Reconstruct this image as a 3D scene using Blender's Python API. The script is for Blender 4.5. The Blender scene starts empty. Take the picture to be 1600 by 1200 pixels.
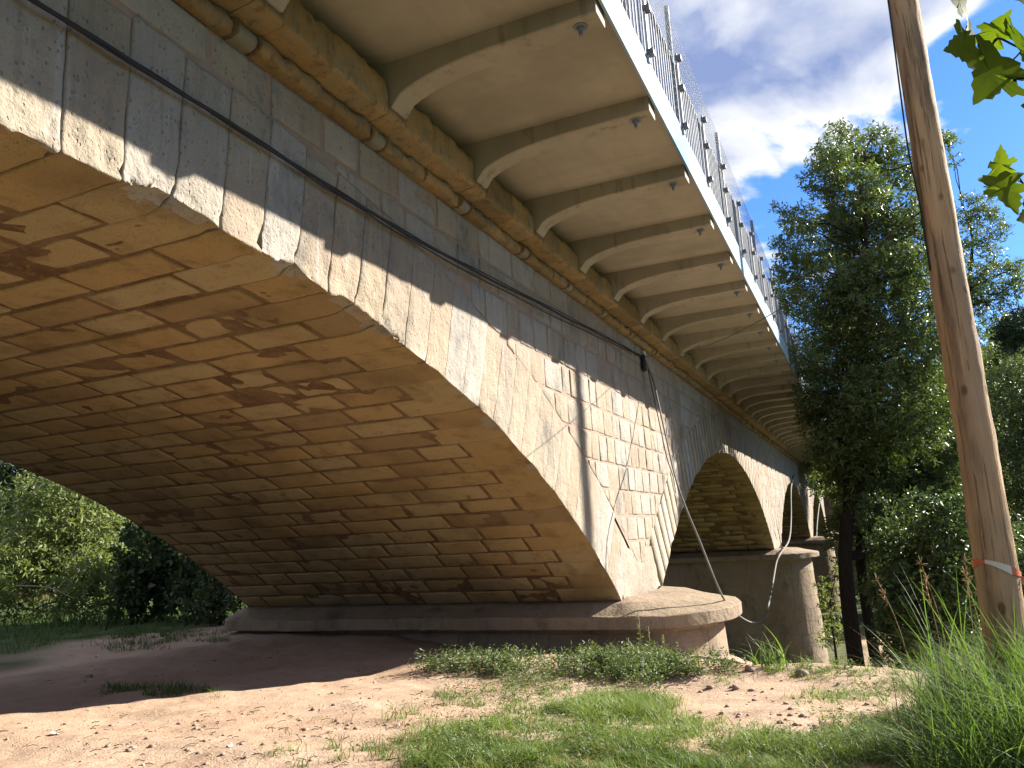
import bpy, math, random
import numpy as np
from mathutils import Vector, Matrix
random.seed(7); rng = np.random.default_rng(7)
scene = bpy.context.scene
COL = scene.collection

# ------------------------------------------------------------------ camera
CAM = np.array([0.0, -3.833, 1.6])
YAW, PITCH, ROLL, FPX = 0.4102, 0.1907, -0.0528, 1234.67
FW = np.array([math.cos(YAW)*math.cos(PITCH), math.sin(YAW)*math.cos(PITCH), math.sin(PITCH)])
_r = np.array([math.sin(YAW), -math.cos(YAW), 0.0]); _u = np.cross(_r, FW)
RT = _r*math.cos(ROLL)+_u*math.sin(ROLL); UP = -_r*math.sin(ROLL)+_u*math.cos(ROLL)
cd = bpy.data.cameras.new('camera'); cam = bpy.data.objects.new('camera', cd); COL.objects.link(cam)
cd.sensor_width = 36; cd.lens = FPX/1600*36; cd.clip_start = 0.05; cd.clip_end = 3000
M = Matrix.Identity(4)
for i in range(3):
    M[i][0] = RT[i]; M[i][1] = UP[i]; M[i][2] = -FW[i]; M[i][3] = CAM[i]
cam.matrix_world = M
scene.camera = cam
def ray(x, y): return FW+RT*(x-800)/FPX-UP*(y-600)/FPX
def on_axis(x, y, ax, v):
    d = ray(x, y); t = (v-CAM[ax])/d[ax]; return CAM+d*t
def at_depth(x, y, t): return CAM+ray(x, y)*t

# ------------------------------------------------------------------ light
SUNV = np.array([1.30, -1.29, 1.0]); SUNV /= np.linalg.norm(SUNV)
sl = bpy.data.lights.new('sun', 'SUN'); sl.energy = 5.0; sl.angle = math.radians(0.55); sl.color = (1.0, 0.93, 0.81)
so = bpy.data.objects.new('sun', sl); COL.objects.link(so)
so.rotation_euler = Vector(-SUNV).to_track_quat('-Z', 'Y').to_euler(); so.location = (20, -20, 20)
world = bpy.data.worlds.new('World'); scene.world = world; world.use_nodes = True
wt = world.node_tree; wn = wt.nodes; wl = wt.links
for n in list(wn): wn.remove(n)
def wnode(t, **k):
    n = wn.new(t)
    for a, b in k.items(): setattr(n, a, b)
    return n
sky = wnode('ShaderNodeTexSky', sky_type='NISHITA'); sky.sun_disc = False
sky.sun_elevation = math.asin(SUNV[2]); sky.sun_rotation = math.atan2(SUNV[0], SUNV[1])
sky.ozone_density = 2.2; sky.dust_density = 0.25; sky.air_density = 1.15
tc = wnode('ShaderNodeTexCoord')
sep = wnode('ShaderNodeSeparateXYZ'); wl.new(tc.outputs['Generated'], sep.inputs[0])
def wmath(op, a, b=None, clamp=False):
    n = wnode('ShaderNodeMath', operation=op); n.use_clamp = clamp
    for i, v in enumerate((a, b)):
        if v is None: continue
        if isinstance(v, (int, float)): n.inputs[i].default_value = v
        else: wl.new(v, n.inputs[i])
    return n.outputs[0]
# cloud layer: direction projected on a plane overhead
dz = wmath('ADD', wmath('MAXIMUM', sep.outputs[2], 0.0), 0.22)
cmb = wnode('ShaderNodeCombineXYZ')
wl.new(wmath('DIVIDE', sep.outputs[0], dz), cmb.inputs[0]); wl.new(wmath('DIVIDE', sep.outputs[1], dz), cmb.inputs[1])
cn = wnode('ShaderNodeTexNoise'); cn.inputs['Scale'].default_value = 2.9; cn.inputs['Detail'].default_value = 10; cn.inputs['Roughness'].default_value = 0.53
cn.inputs['Distortion'].default_value = 0.25
wl.new(cmb.outputs[0], cn.inputs['Vector'])
# a wide bank of cloud over the bridge side of the sky, breaking up to the right
sp = wnode('ShaderNodeVectorMath', operation='DOT_PRODUCT'); wl.new(tc.outputs['Generated'], sp.inputs[0])
BANK = (-0.39, 0.55, 0.72); sp.inputs[1].default_value = BANK
bank = wnode('ShaderNodeMapRange'); wl.new(sp.outputs['Value'], bank.inputs[0])
bank.inputs[1].default_value = -0.17; bank.inputs[2].default_value = 0.08; bank.inputs[3].default_value = -0.09; bank.inputs[4].default_value = 0.24
dens = wmath('ADD', cn.outputs[0], bank.outputs[0])
mask = wnode('ShaderNodeMapRange', interpolation_type='SMOOTHSTEP'); wl.new(dens, mask.inputs[0])
mask.inputs[1].default_value = 0.53; mask.inputs[2].default_value = 0.605
cn2 = wnode('ShaderNodeTexNoise'); cn2.inputs['Scale'].default_value = 4.5; cn2.inputs['Detail'].default_value = 8
wl.new(cmb.outputs[0], cn2.inputs['Vector'])
thick = wnode('ShaderNodeMapRange'); wl.new(dens, thick.inputs[0]); thick.inputs[1].default_value = 0.59; thick.inputs[2].default_value = 0.74
lum = wnode('ShaderNodeMapRange'); wl.new(cn2.outputs[0], lum.inputs[0]); lum.inputs[1].default_value = 0.36; lum.inputs[2].default_value = 0.60; lum.inputs[3].default_value = 0.35; lum.inputs[4].default_value = 1.0
cr = wnode('ShaderNodeMixRGB'); wl.new(wmath('MULTIPLY', thick.outputs[0], lum.outputs[0]), cr.inputs[0])
cr.inputs[1].default_value = (6.0, 6.1, 6.3, 1); cr.inputs[2].default_value = (1.65, 2.2, 3.9, 1)
tint = wnode('ShaderNodeMixRGB', blend_type='MULTIPLY'); tint.inputs[0].default_value = 1; wl.new(sky.outputs[0], tint.inputs[1]); tint.inputs[2].default_value = (0.43, 0.73, 1.22, 1)
mixc = wnode('ShaderNodeMixRGB'); wl.new(mask.outputs[0], mixc.inputs[0]); wl.new(tint.outputs[0], mixc.inputs[1]); wl.new(cr.outputs[0], mixc.inputs[2])
bg = wnode('ShaderNodeBackground'); bg.inputs[1].default_value = 0.05; wl.new(mixc.outputs[0], bg.inputs[0])
wo = wnode('ShaderNodeOutputWorld'); wl.new(bg.outputs[0], wo.inputs[0])
scene.view_settings.view_transform = 'Standard'; scene.view_settings.look = 'None'
scene.view_settings.exposure = 1.86; scene.view_settings.gamma = 1; scene.view_settings.use_curve_mapping = False
scene.render.engine = 'CYCLES'
scene.cycles.max_bounces = 8; scene.cycles.diffuse_bounces = 2

# ------------------------------------------------------------------ noise
def hash3(i, j, k, seed):
    h = (i*374761393+j*668265263+k*2147483647+seed*974711) & 0xffffffff
    h = ((h ^ (h >> 13))*1274126177) & 0xffffffff
    return ((h ^ (h >> 16)) & 0xffff)/65535.0
def vnoise(P, scale=1.0, seed=0):
    P = np.asarray(P, float)*scale; I = np.floor(P).astype(np.int64); f = P-I; f = f*f*(3-2*f)
    r = np.zeros(len(P))
    for a in (0, 1):
        for b in (0, 1):
            for c in (0, 1):
                w = (f[:, 0] if a else 1-f[:, 0])*(f[:, 1] if b else 1-f[:, 1])*(f[:, 2] if c else 1-f[:, 2])
                r += w*hash3(I[:, 0]+a, I[:, 1]+b, I[:, 2]+c, seed)
    return r*2-1
def fbm(P, scale=1.0, oct=3, seed=0):
    r = 0; a = 1.0
    for o in range(oct):
        r = r+a*vnoise(P, scale*2**o, seed+o*17); a *= 0.5
    return r
def sstep(x, a, b):
    t = np.clip((x-a)/(b-a), 0, 1); return t*t*(3-2*t)

# ------------------------------------------------------------------ mesh helpers
class MB:
    def __init__(s): s.v = []; s.f3 = []; s.f4 = []; s.t = []; s.n = 0
    def add(s, v, quads=None, tris=None, tone=0.5):
        v = np.asarray(v, float).reshape(-1, 3)
        if quads is not None and len(quads): s.f4.append(np.asarray(quads, np.int64)+s.n)
        if tris is not None and len(tris): s.f3.append(np.asarray(tris, np.int64)+s.n)
        s.v.append(v); s.t.append(np.broadcast_to(np.asarray(tone, float), (len(v),)).copy()); s.n += len(v)
        return s
    def mesh(s, name, mat, smooth=True):
        me = bpy.data.meshes.new(name)
        v = np.concatenate(s.v) if s.v else np.zeros((0, 3))
        f4 = np.concatenate(s.f4) if s.f4 else np.zeros((0, 4), np.int64)
        f3 = np.concatenate(s.f3) if s.f3 else np.zeros((0, 3), np.int64)
        me.vertices.add(len(v)); me.vertices.foreach_set('co', v.astype(np.float32).ravel())
        nl = f4.size+f3.size; me.loops.add(nl)
        me.loops.foreach_set('vertex_index', np.concatenate([f4.ravel(), f3.ravel()]).astype(np.int32))
        tot = np.concatenate([np.full(len(f4), 4), np.full(len(f3), 3)]); st = np.concatenate([[0], np.cumsum(tot)[:-1]]) if len(tot) else tot
        me.polygons.add(len(tot)); me.polygons.foreach_set('loop_start', st.astype(np.int32))
        me.polygons.foreach_set('use_smooth', np.full(len(tot), smooth, bool))
        a = me.attributes.new('tone', 'FLOAT', 'POINT'); a.data.foreach_set('value', np.concatenate(s.t).astype(np.float32))
        me.update(calc_edges=True); me.validate()
        if mat: me.materials.append(mat)
        return me
    def build(s, name, mat, parent=None, smooth=True):
        o = bpy.data.objects.new(name, s.mesh(name, mat, smooth)); COL.objects.link(o)
        if parent is not None: o.parent = parent
        return o
def tag(o, label=None, cat=None, group=None, kind=None):
    if label: o['label'] = label
    if cat: o['category'] = cat
    if group: o['group'] = group
    if kind: o['kind'] = kind
    return o
def empty(name, loc=(0, 0, 0)):
    o = bpy.data.objects.new(name, None); o.location = loc; o.empty_display_size = 0.2; COL.objects.link(o); return o
def under(o, root):      # parent keeping world-space mesh coordinates
    o.parent = root; o.matrix_parent_inverse = Matrix.Translation(-Vector(root.location)); return o
_grid = {}
def gridfaces(n, m):     # n x m vertices
    k = (n, m)
    if k not in _grid:
        i, j = np.meshgrid(np.arange(n-1), np.arange(m-1), indexing='ij'); a = (i*m+j).ravel()
        _grid[k] = np.stack([a, a+m, a+m+1, a+1], 1)
    return _grid[k]
_boxc = {}
def boxtopo(nx, ny, nz):
    k = (nx, ny, nz)
    if k in _boxc: return _boxc[k]
    idx = {}; pts = []; quads = []
    def vid(i, j, l):
        q = (i, j, l)
        if q not in idx: idx[q] = len(pts); pts.append(q)
        return idx[q]
    for i in range(nx):
        for j in range(ny):
            quads.append([vid(i, j, 0), vid(i, j+1, 0), vid(i+1, j+1, 0), vid(i+1, j, 0)])
            quads.append([vid(i, j, nz), vid(i+1, j, nz), vid(i+1, j+1, nz), vid(i, j+1, nz)])
    for i in range(nx):
        for l in range(nz):
            quads.append([vid(i, 0, l), vid(i+1, 0, l), vid(i+1, 0, l+1), vid(i, 0, l+1)])
            quads.append([vid(i, ny, l), vid(i, ny, l+1), vid(i+1, ny, l+1), vid(i+1, ny, l)])
    for j in range(ny):
        for l in range(nz):
            quads.append([vid(0, j, l), vid(0, j, l+1), vid(0, j+1, l+1), vid(0, j+1, l)])
            quads.append([vid(nx, j, l), vid(nx, j+1, l), vid(nx, j+1, l+1), vid(nx, j, l+1)])
    _boxc[k] = (np.array(pts), np.array(quads)); return _boxc[k]
def lines(a, b, c, n):
    if n == 1: return np.array([a, b])
    if n == 2: return np.array([a, (a+b)/2, b])
    L = b-a; c = min(c*1.6, L*0.25)
    return np.concatenate([[a], np.linspace(a+c, b-c, n-1), [b]])
def rbox(lo, hi, n, c):
    pts, quads = boxtopo(*n); lo = np.array(lo, float); hi = np.array(hi, float)
    P = np.stack([lines(lo[k], hi[k], c, n[k])[pts[:, k]] for k in range(3)], 1)
    cc = np.minimum(c, (hi-lo)*0.3); Q = np.clip(P, lo+cc, hi-cc); d = P-Q
    L = np.linalg.norm(d, axis=1); L[L == 0] = 1; N = d/L[:, None]
    return Q+N*cc*(np.abs(d).max(1) > 1e-9)[:, None], N, quads
def tube(pts, rad, seg=8, cap=True):
    pts = np.asarray(pts, float); n = len(pts); rad = np.broadcast_to(np.asarray(rad, float), (n,))
    T = np.gradient(pts, axis=0); T /= np.linalg.norm(T, axis=1)[:, None]+1e-12
    ref = np.array([0, 0, 1.0]) if abs(T[0][2]) < 0.9 else np.array([1.0, 0, 0])
    V = []; a = np.linspace(0, 2*np.pi, seg, endpoint=False)
    for i in range(n):
        u = np.cross(T[i], ref); u /= np.linalg.norm(u)+1e-12; w = np.cross(T[i], u); ref = np.cross(u, T[i])
        V.append(pts[i]+rad[i]*(np.cos(a)[:, None]*u+np.sin(a)[:, None]*w))
    V = np.concatenate(V); q = []
    for i in range(n-1):
        for j in range(seg):
            k = (j+1) % seg; q.append([i*seg+j, i*seg+k, (i+1)*seg+k, (i+1)*seg+j])
    t = []
    if cap:
        V = np.concatenate([V, pts[:1], pts[-1:]]); c0 = n*seg; c1 = c0+1
        for j in range(seg):
            k = (j+1) % seg; t.append([c0, k, j]); t.append([c1, (n-1)*seg+j, (n-1)*seg+k])
    return V, np.array(q), (np.array(t) if t else None)
def boxv(x0, x1, y0, y1, z0, z1):
    v = np.array([[x, y, z] for x in (x0, x1) for y in (y0, y1) for z in (z0, z1)], float)
    q = [[0, 1, 3, 2], [4, 6, 7, 5], [0, 4, 5, 1], [2, 3, 7, 6], [0, 2, 6, 4], [1, 5, 7, 3]]
    return v, q
def catenary(a, b, sag, n=40):
    a = np.array(a, float); b = np.array(b, float); t = np.linspace(0, 1, n)[:, None]
    p = a+(b-a)*t; p[:, 2] -= (4*sag*t*(1-t))[:, 0]; return p
def spline(P, n=12):
    P = np.asarray(P, float); Q = np.concatenate([[2*P[0]-P[1]], P, [2*P[-1]-P[-2]]]); out = []
    for i in range(1, len(Q)-2):
        t = np.linspace(0, 1, n, endpoint=False)[:, None]
        p0, p1, p2, p3 = Q[i-1], Q[i], Q[i+1], Q[i+2]
        out.append(0.5*((2*p1)+(-p0+p2)*t+(2*p0-5*p1+4*p2-p3)*t*t+(-p0+3*p1-3*p2+p3)*t**3))
    return np.concatenate(out+[P[-1:]])

# ------------------------------------------------------------------ materials
ALB = 0.66      # overall reflectance level of the sun-bleached and weathered surfaces below
class NT:
    def __init__(s, name):
        s.m = bpy.data.materials.new(name); s.m.use_nodes = True; s.t = s.m.node_tree; s.t.nodes.clear()
        s.out = s.n('ShaderNodeOutputMaterial'); s.geo = s.n('ShaderNodeNewGeometry'); s.P = s.geo.outputs['Position']
    def n(s, t, **k):
        x = s.t.nodes.new(t)
        for a, b in k.items(): setattr(x, a, b)
        return x
    def l(s, a, b): s.t.links.new(a, b)
    def set(s, sock, v):
        if isinstance(v, bpy.types.NodeSocket): s.l(v, sock)
        elif isinstance(v, tuple) and len(v) == 3 and sock.type == 'RGBA': sock.default_value = (*v, 1)
        else: sock.default_value = v
    def mapping(s, scale=(1, 1, 1), loc=(0, 0, 0), vec=None, rot=(0, 0, 0)):
        m = s.n('ShaderNodeMapping'); s.l(vec or s.P, m.inputs[0]); m.inputs['Scale'].default_value = scale; m.inputs['Location'].default_value = loc; m.inputs['Rotation'].default_value = rot
        return m.outputs[0]
    def noise(s, scale, detail=4, rough=0.55, vec=None, dist=0.0):
        n = s.n('ShaderNodeTexNoise'); s.l(vec or s.P, n.inputs['Vector']); n.inputs['Scale'].default_value = scale
        n.inputs['Detail'].default_value = detail; n.inputs['Roughness'].default_value = rough; n.inputs['Distortion'].default_value = dist
        return n.outputs[0]
    def vor(s, scale, vec=None, feature='F1'):
        n = s.n('ShaderNodeTexVoronoi', feature=feature); s.l(vec or s.P, n.inputs['Vector']); n.inputs['Scale'].default_value = scale
        return n.outputs['Distance']
    def ramp(s, v, a, b, lo=0.0, hi=1.0, smooth=True):
        n = s.n('ShaderNodeMapRange', interpolation_type='SMOOTHSTEP' if smooth else 'LINEAR'); s.l(v, n.inputs[0])
        n.inputs[1].default_value = a; n.inputs[2].default_value = b; n.inputs[3].default_value = lo; n.inputs[4].default_value = hi
        return n.outputs[0]
    def mix(s, f, a, b, mode='MIX'):
        n = s.n('ShaderNodeMixRGB', blend_type=mode); s.set(n.inputs[0], f); s.set(n.inputs[1], a); s.set(n.inputs[2], b); return n.outputs[0]
    def math(s, op, a, b=0.0):
        n = s.n('ShaderNodeMath', operation=op); s.set(n.inputs[0], a); s.set(n.inputs[1], b); return n.outputs[0]
    def attr(s, name='tone'):
        n = s.n('ShaderNodeAttribute', attribute_name=name); return n.outputs['Fac']
    def bump(s, h, strength=0.5, dist=0.01, normal=None):
        n = s.n('ShaderNodeBump'); s.l(h, n.inputs['Height']); n.inputs['Strength'].default_value = strength; n.inputs['Distance'].default_value = dist
        if normal is not None: s.l(normal, n.inputs['Normal'])
        return n.outputs[0]
    def bsdf(s, color, rough=0.9, normal=None, metallic=0.0, spec=0.3, trans=None, transcol=None):
        color = s.mix(1.0, color, (ALB, ALB, ALB), 'MULTIPLY'); transcol = s.mix(1.0, transcol, (ALB, ALB, ALB), 'MULTIPLY') if transcol is not None else None
        b = s.n('ShaderNodeBsdfPrincipled'); s.set(b.inputs['Base Color'], color); s.set(b.inputs['Roughness'], rough)
        b.inputs['Metallic'].default_value = metallic; b.inputs['Specular IOR Level'].default_value = spec
        if normal is not None: s.l(normal, b.inputs['Normal'])
        sh = b.outputs[0]
        if trans:
            t = s.n('ShaderNodeBsdfTranslucent'); s.set(t.inputs[0], transcol if transcol is not None else color)
            mx = s.n('ShaderNodeMixShader'); mx.inputs[0].default_value = trans; s.l(sh, mx.inputs[1]); s.l(t.outputs[0], mx.inputs[2]); sh = mx.outputs[0]
        s.l(sh, s.out.inputs[0]); return s.m

def mat_limestone(name, streak=1.0, grey=0.5, warm=(0.50, 0.43, 0.32), dark=(0.20, 0.19, 0.165), tv_=1.0):
    n = NT(name); big = n.noise(0.9, 4); mid = n.noise(5, 6, 0.6); fine = n.noise(38, 5, 0.65)
    c = n.mix(n.ramp(mid, 0.35, 0.68), warm, tuple(min(1, x*1.10) for x in warm))
    c = n.mix(n.ramp(big, 0.45, 0.62, 0, 0.55), c, (0.385, 0.29, 0.22))
    c = n.mix(n.ramp(n.attr(), 0.3, 1.0, 0, tv_), c, n.mix(0.75, c, (0.47, 0.44, 0.40))); c = n.mix(n.ramp(n.attr(), 0.25, 0.0, 0, .8*tv_), c, (0.43, 0.335, 0.235))
    sv = n.mapping((9, 9, 0.55)); st = n.noise(1.0, 6, 0.62, sv)
    c = n.mix(n.math('MULTIPLY', n.ramp(st, 0.50, 0.72), 0.55*streak), c, (0.30, 0.26, 0.21))
    st2 = n.noise(1.7, 5, 0.6, n.mapping((11, 11, 0.4), (3, 7, 1)))
    c = n.mix(n.math('MULTIPLY', n.ramp(st2, 0.54, 0.70), 0.5*streak), c, (0.50, 0.47, 0.43))
    pat = n.noise(1.5, 9, 0.74, n.mapping((1.2, 1, 0.6), (5, 1, 9)))
    c = n.mix(n.ramp(pat, 0.50, 0.70, 0, grey), c, dark)
    c = n.mix(n.ramp(fine, 0.57, 0.73, 0, 0.6), c, (0.19, 0.15, 0.115))
    tv = n.ramp(n.noise(1.0, 3, .5), .3, .7, 0.86, 1.08, False)
    c = n.mix(1.0, c, n.mix(1.0, (1, 1, 1), tv, 'MULTIPLY'), 'MULTIPLY')
    pits = n.ramp(n.vor(26, n.mapping((1, 1, 0.6))), 0.05, 0.22)
    h = n.math('ADD', n.math('MULTIPLY', mid, 1.2), n.math('ADD', n.math('MULTIPLY', fine, 0.35), n.math('MULTIPLY', pits, 0.35)))
    return n.bsdf(c, 0.94, n.bump(h, 1.0, 0.035), spec=0.15)
def mat_soffit():
    n = NT('soffit_limestone'); mid = n.noise(3.5, 6, 0.62); fine = n.noise(30, 5, 0.65); big = n.noise(0.7, 3)
    t = n.attr()
    c = n.mix(n.ramp(t, 0.0, 1.0, 0, 1, False), (0.48, 0.325, 0.145), (0.50, 0.40, 0.235)); c = n.mix(n.ramp(t, .28, .0, 0, .75), c, (0.33, 0.245, 0.15))
    c = n.mix(n.ramp(mid, 0.48, 0.72, 0, 0.6), c, (0.25, 0.165, 0.08))
    c = n.mix(n.ramp(big, 0.50, 0.72, 0, 0.55), c, (0.23, 0.165, 0.09))
    sm = n.noise(2.2, 7, 0.7, n.mapping((1, 1, 1), (4, 2, 8)))
    c = n.mix(n.ramp(sm, 0.60, 0.74, 0, 0.75), c, (0.10, 0.07, 0.045))
    c = n.mix(n.ramp(fine, 0.60, 0.74, 0, 0.6), c, (0.17, 0.11, 0.06))
    w = n.noise(6, 5, 0.6, n.mapping((1, 1, 1), (9, 9, 2)))
    c = n.mix(n.ramp(w, 0.62, 0.74, 0, 0.35), c, (0.36, 0.30, 0.21))
    pits = n.ramp(n.vor(30), 0.05, 0.2)
    h = n.math('ADD', n.math('MULTIPLY', mid, 1.0), n.math('ADD', n.math('MULTIPLY', fine, 0.4), n.math('MULTIPLY', pits, 0.3)))
    c = n.mix(n.ramp(n.noise(75, 3, .6), .60, .70, 0, .7), c, (0.12, 0.08, 0.045))
    return n.bsdf(c, 0.95, n.bump(h, 1.0, 0.03), spec=0.1)
def mat_simple(name, c1, c2, scale=6, rough=0.9, bump=0.5, dist=0.01, metallic=0, spec=0.3, mscale=(1, 1, 1), streaks=0.0, boards=0.0):
    n = NT(name); v = n.mapping(mscale); a = n.noise(scale, 6, 0.62, v); b = n.noise(scale*6, 4, 0.6, v)
    c = n.mix(n.ramp(a, 0.35, 0.68), c1, c2)
    if boards: c = n.mix(n.ramp(n.noise(1.0, 3, .5, n.mapping((6, .3, 1))), .52, .64, 0, boards), c, tuple(x*.62 for x in c2)); c = n.mix(n.ramp(n.noise(1.0, 2, .4, n.mapping((.4, 5.5, 1), (3, 1, 0))), .60, .64, 0, boards*.8), c, tuple(x*.6 for x in c2))
    if streaks: c = n.mix(n.ramp(n.noise(1.0, 6, .65, n.mapping((7, 7, 1.2))), .52, .70, 0, streaks), c, tuple(x*.42 for x in c1)); c = n.mix(n.ramp(n.noise(.55, 4, .6), .5, .68, 0, .6), c, tuple(x*.72 for x in c2))
    h = n.math('ADD', a, n.math('MULTIPLY', b, 0.4))
    return n.bsdf(c, rough, n.bump(h, bump, dist), metallic, spec)
def mat_leaf(name, c1, c2, trans=0.3, rough=0.5, tc=None, spec=0.35):
    n = NT(name); t = n.attr(); a = n.noise(0.8, 3)
    c = n.mix(n.ramp(t, 0, 1, 0, 1, False), c1, c2)
    c = n.mix(n.ramp(a, 0.4, 0.65, 0, 0.35), c, n.mix(0.5, c, c2))
    tcol = n.mix(1.0, c, tc or (1.25, 1.35, 0.5), 'MULTIPLY')
    return n.bsdf(c, rough, spec=spec, trans=trans, transcol=tcol)

LIME = mat_limestone('ring_limestone', 1.35, 0.8, (0.43, 0.365, 0.28), (0.175, 0.175, 0.165))
LIMEW = mat_limestone('wall_limestone', 0.9, 0.85, (0.44, 0.375, 0.295), (0.185, 0.185, 0.175))
LIMEP = mat_limestone('pier_limestone', 0.5, 0.75, (0.36, 0.275, 0.185), (0.15, 0.12, 0.09), 0.25)
def mat_cornice(name, c1, c2, c3):
    n = NT(name); a = n.noise(3.0, 7, 0.68); b = n.noise(9, 6, 0.65, n.mapping((1, 1, .5))); f = n.noise(40, 5, .65)
    c = n.mix(n.ramp(a, .38, .62), c1, c2); c = n.mix(n.ramp(b, .5, .68, 0, .8), c, c3); c = n.mix(n.ramp(f, .58, .72, 0, .55), c, tuple(x*.45 for x in c1))
    tv = n.ramp(n.attr(), 0, 1, .75, 1.15, False); c = n.mix(1.0, c, n.mix(1.0, (1, 1, 1), tv, 'MULTIPLY'), 'MULTIPLY')
    return n.bsdf(c, .95, n.bump(n.math('ADD', a, n.math('ADD', b, n.math('MULTIPLY', f, .4))), .9, .03), spec=.15)
CORN = mat_cornice('cornice_stone', (0.47, 0.305, 0.145), (0.37, 0.28, 0.165), (0.20, 0.155, 0.10))
SLABF = mat_cornice('cornice_slab_stone', (0.40, 0.32, 0.19), (0.31, 0.27, 0.175), (0.16, 0.145, 0.10))
PLUG = mat_simple('pale_mortar', (0.32, 0.29, 0.23), (0.26, 0.23, 0.17), 5, 0.95, 0.4)
SOFF = mat_soffit()
MORT = mat_simple('pink_mortar', (0.41, 0.305, 0.24), (0.34, 0.25, 0.19), 9, 0.97, 0.6, 0.012)
def mat_smort():
    n = NT('brown_mortar'); a = n.noise(2.2, 6, .65); b = n.noise(11, 6, .68); f = n.noise(45, 4, .65)
    c = n.mix(n.ramp(a, .36, .62), (0.19, 0.112, 0.064), (0.28, 0.19, 0.115)); c = n.mix(n.ramp(b, .50, .68, 0, .8), c, (0.33, 0.235, 0.135)); c = n.mix(n.ramp(f, .56, .7, 0, .6), c, (0.085, 0.05, 0.03))
    return n.bsdf(c, .97, n.bump(n.math('ADD', b, n.math('MULTIPLY', f, .5)), .9, .04), spec=.1)
SMORT = mat_smort()
CONC = mat_simple('bracket_concrete', (0.50, 0.44, 0.36), (0.44, 0.39, 0.315), 2.5, 0.85, 0.2, 0.004, streaks=.6)
CONCP = mat_simple('deck_concrete', (0.52, 0.46, 0.375), (0.47, 0.415, 0.335), 1.6, 0.85, 0.15, 0.004, streaks=.12, boards=.13)
BED = mat_simple('weathered_masonry', (0.43, 0.335, 0.22), (0.33, 0.25, 0.16), 2.0, 0.95, 0.7, 0.03)
STEEL = mat_simple('galvanised_steel', (0.28, 0.31, 0.36), (0.21, 0.235, 0.28), 12, 0.6, 0.05, 0.002, 0.2, 0.3)
DARKSTEEL = mat_simple('dark_clamp', (0.20, 0.20, 0.22), (0.13, 0.13, 0.15), 12, 0.5, 0.05, 0.002, 0.4)
BLACK = mat_simple('black_cable_sheath', (0.018, 0.018, 0.02), (0.03, 0.03, 0.032), 20, 0.55, 0.1, 0.002)
ROPE = mat_simple('grey_rope', (0.22, 0.22, 0.21), (0.15, 0.15, 0.15), 14, 0.8, 0.3, 0.004)
BOARD = mat_simple('pale_timber', (0.42, 0.33, 0.25), (0.34, 0.26, 0.19), 9, 0.85, 0.3, 0.004, mscale=(1, 6, 1))
BARK = mat_simple('dark_bark', (0.045, 0.034, 0.027), (0.022, 0.017, 0.015), 5, 0.95, 0.9, 0.03, mscale=(3, 3, 0.6))
ROCK = mat_simple('field_stone', (0.40, 0.30, 0.235), (0.28, 0.205, 0.16), 9, 0.95, 0.6, 0.01)
STRAW = mat_simple('dry_straw', (0.45, 0.32, 0.16), (0.36, 0.20, 0.09), 9, 0.9, 0.1)
PAPER = mat_simple('white_scrap', (0.72, 0.72, 0.70), (0.62, 0.62, 0.60), 9, 0.8, 0.1)
def mat_fascia():
    n = NT('pale_blue_paint'); a = n.noise(1.0, 5, 0.6, n.mapping((0.5, 1, 2.2))); b = n.noise(5, 5)
    c = n.mix(n.ramp(a, 0.52, 0.66), (0.37, 0.50, 0.60), (0.17, 0.33, 0.55))
    c = n.mix(n.ramp(b, 0.62, 0.75, 0, 0.5), c, (0.45, 0.54, 0.60))
    return n.bsdf(c, 0.75, spec=0.08)
FASC = mat_fascia()
def mat_pole():
    n = NT('pine_pole_wood'); v = n.mapping((12, 12, 0.6)); g = n.noise(1.2, 7, 0.65, v, 0.4); b = n.noise(0.9, 3)
    c = n.mix(n.ramp(g, 0.36, 0.66), (0.56, 0.35, 0.19), (0.72, 0.49, 0.29))
    c = n.mix(n.ramp(b, 0.42, 0.62, 0, 0.75), c, (0.36, 0.265, 0.19)); gg = n.noise(1.0, 6, .65, n.mapping((8, 8, .8), (4, 4, 4))); c = n.mix(n.ramp(gg, .5, .66, 0, .8), c, (0.23, 0.155, 0.105))
    k = n.vor(4.4, n.mapping((1.6, 1.6, 0.9))); c = n.mix(n.ramp(k, 0.09, 0.20, 0.85, 0.0), c, (0.15, 0.08, 0.05))
    f = n.noise(1.0, 4, 0.6, n.mapping((55, 55, 1.2))); c = n.mix(n.ramp(f, 0.60, 0.72, 0, 0.6), c, (0.24, 0.14, 0.08))
    h = n.math('ADD', n.math('MULTIPLY', g, 1.0), n.math('MULTIPLY', n.ramp(f, 0.58, 0.66), -0.6))
    return n.bsdf(c, 0.85, n.bump(h, 0.9, 0.02), spec=0.2)
POLEM = mat_pole()
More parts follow.
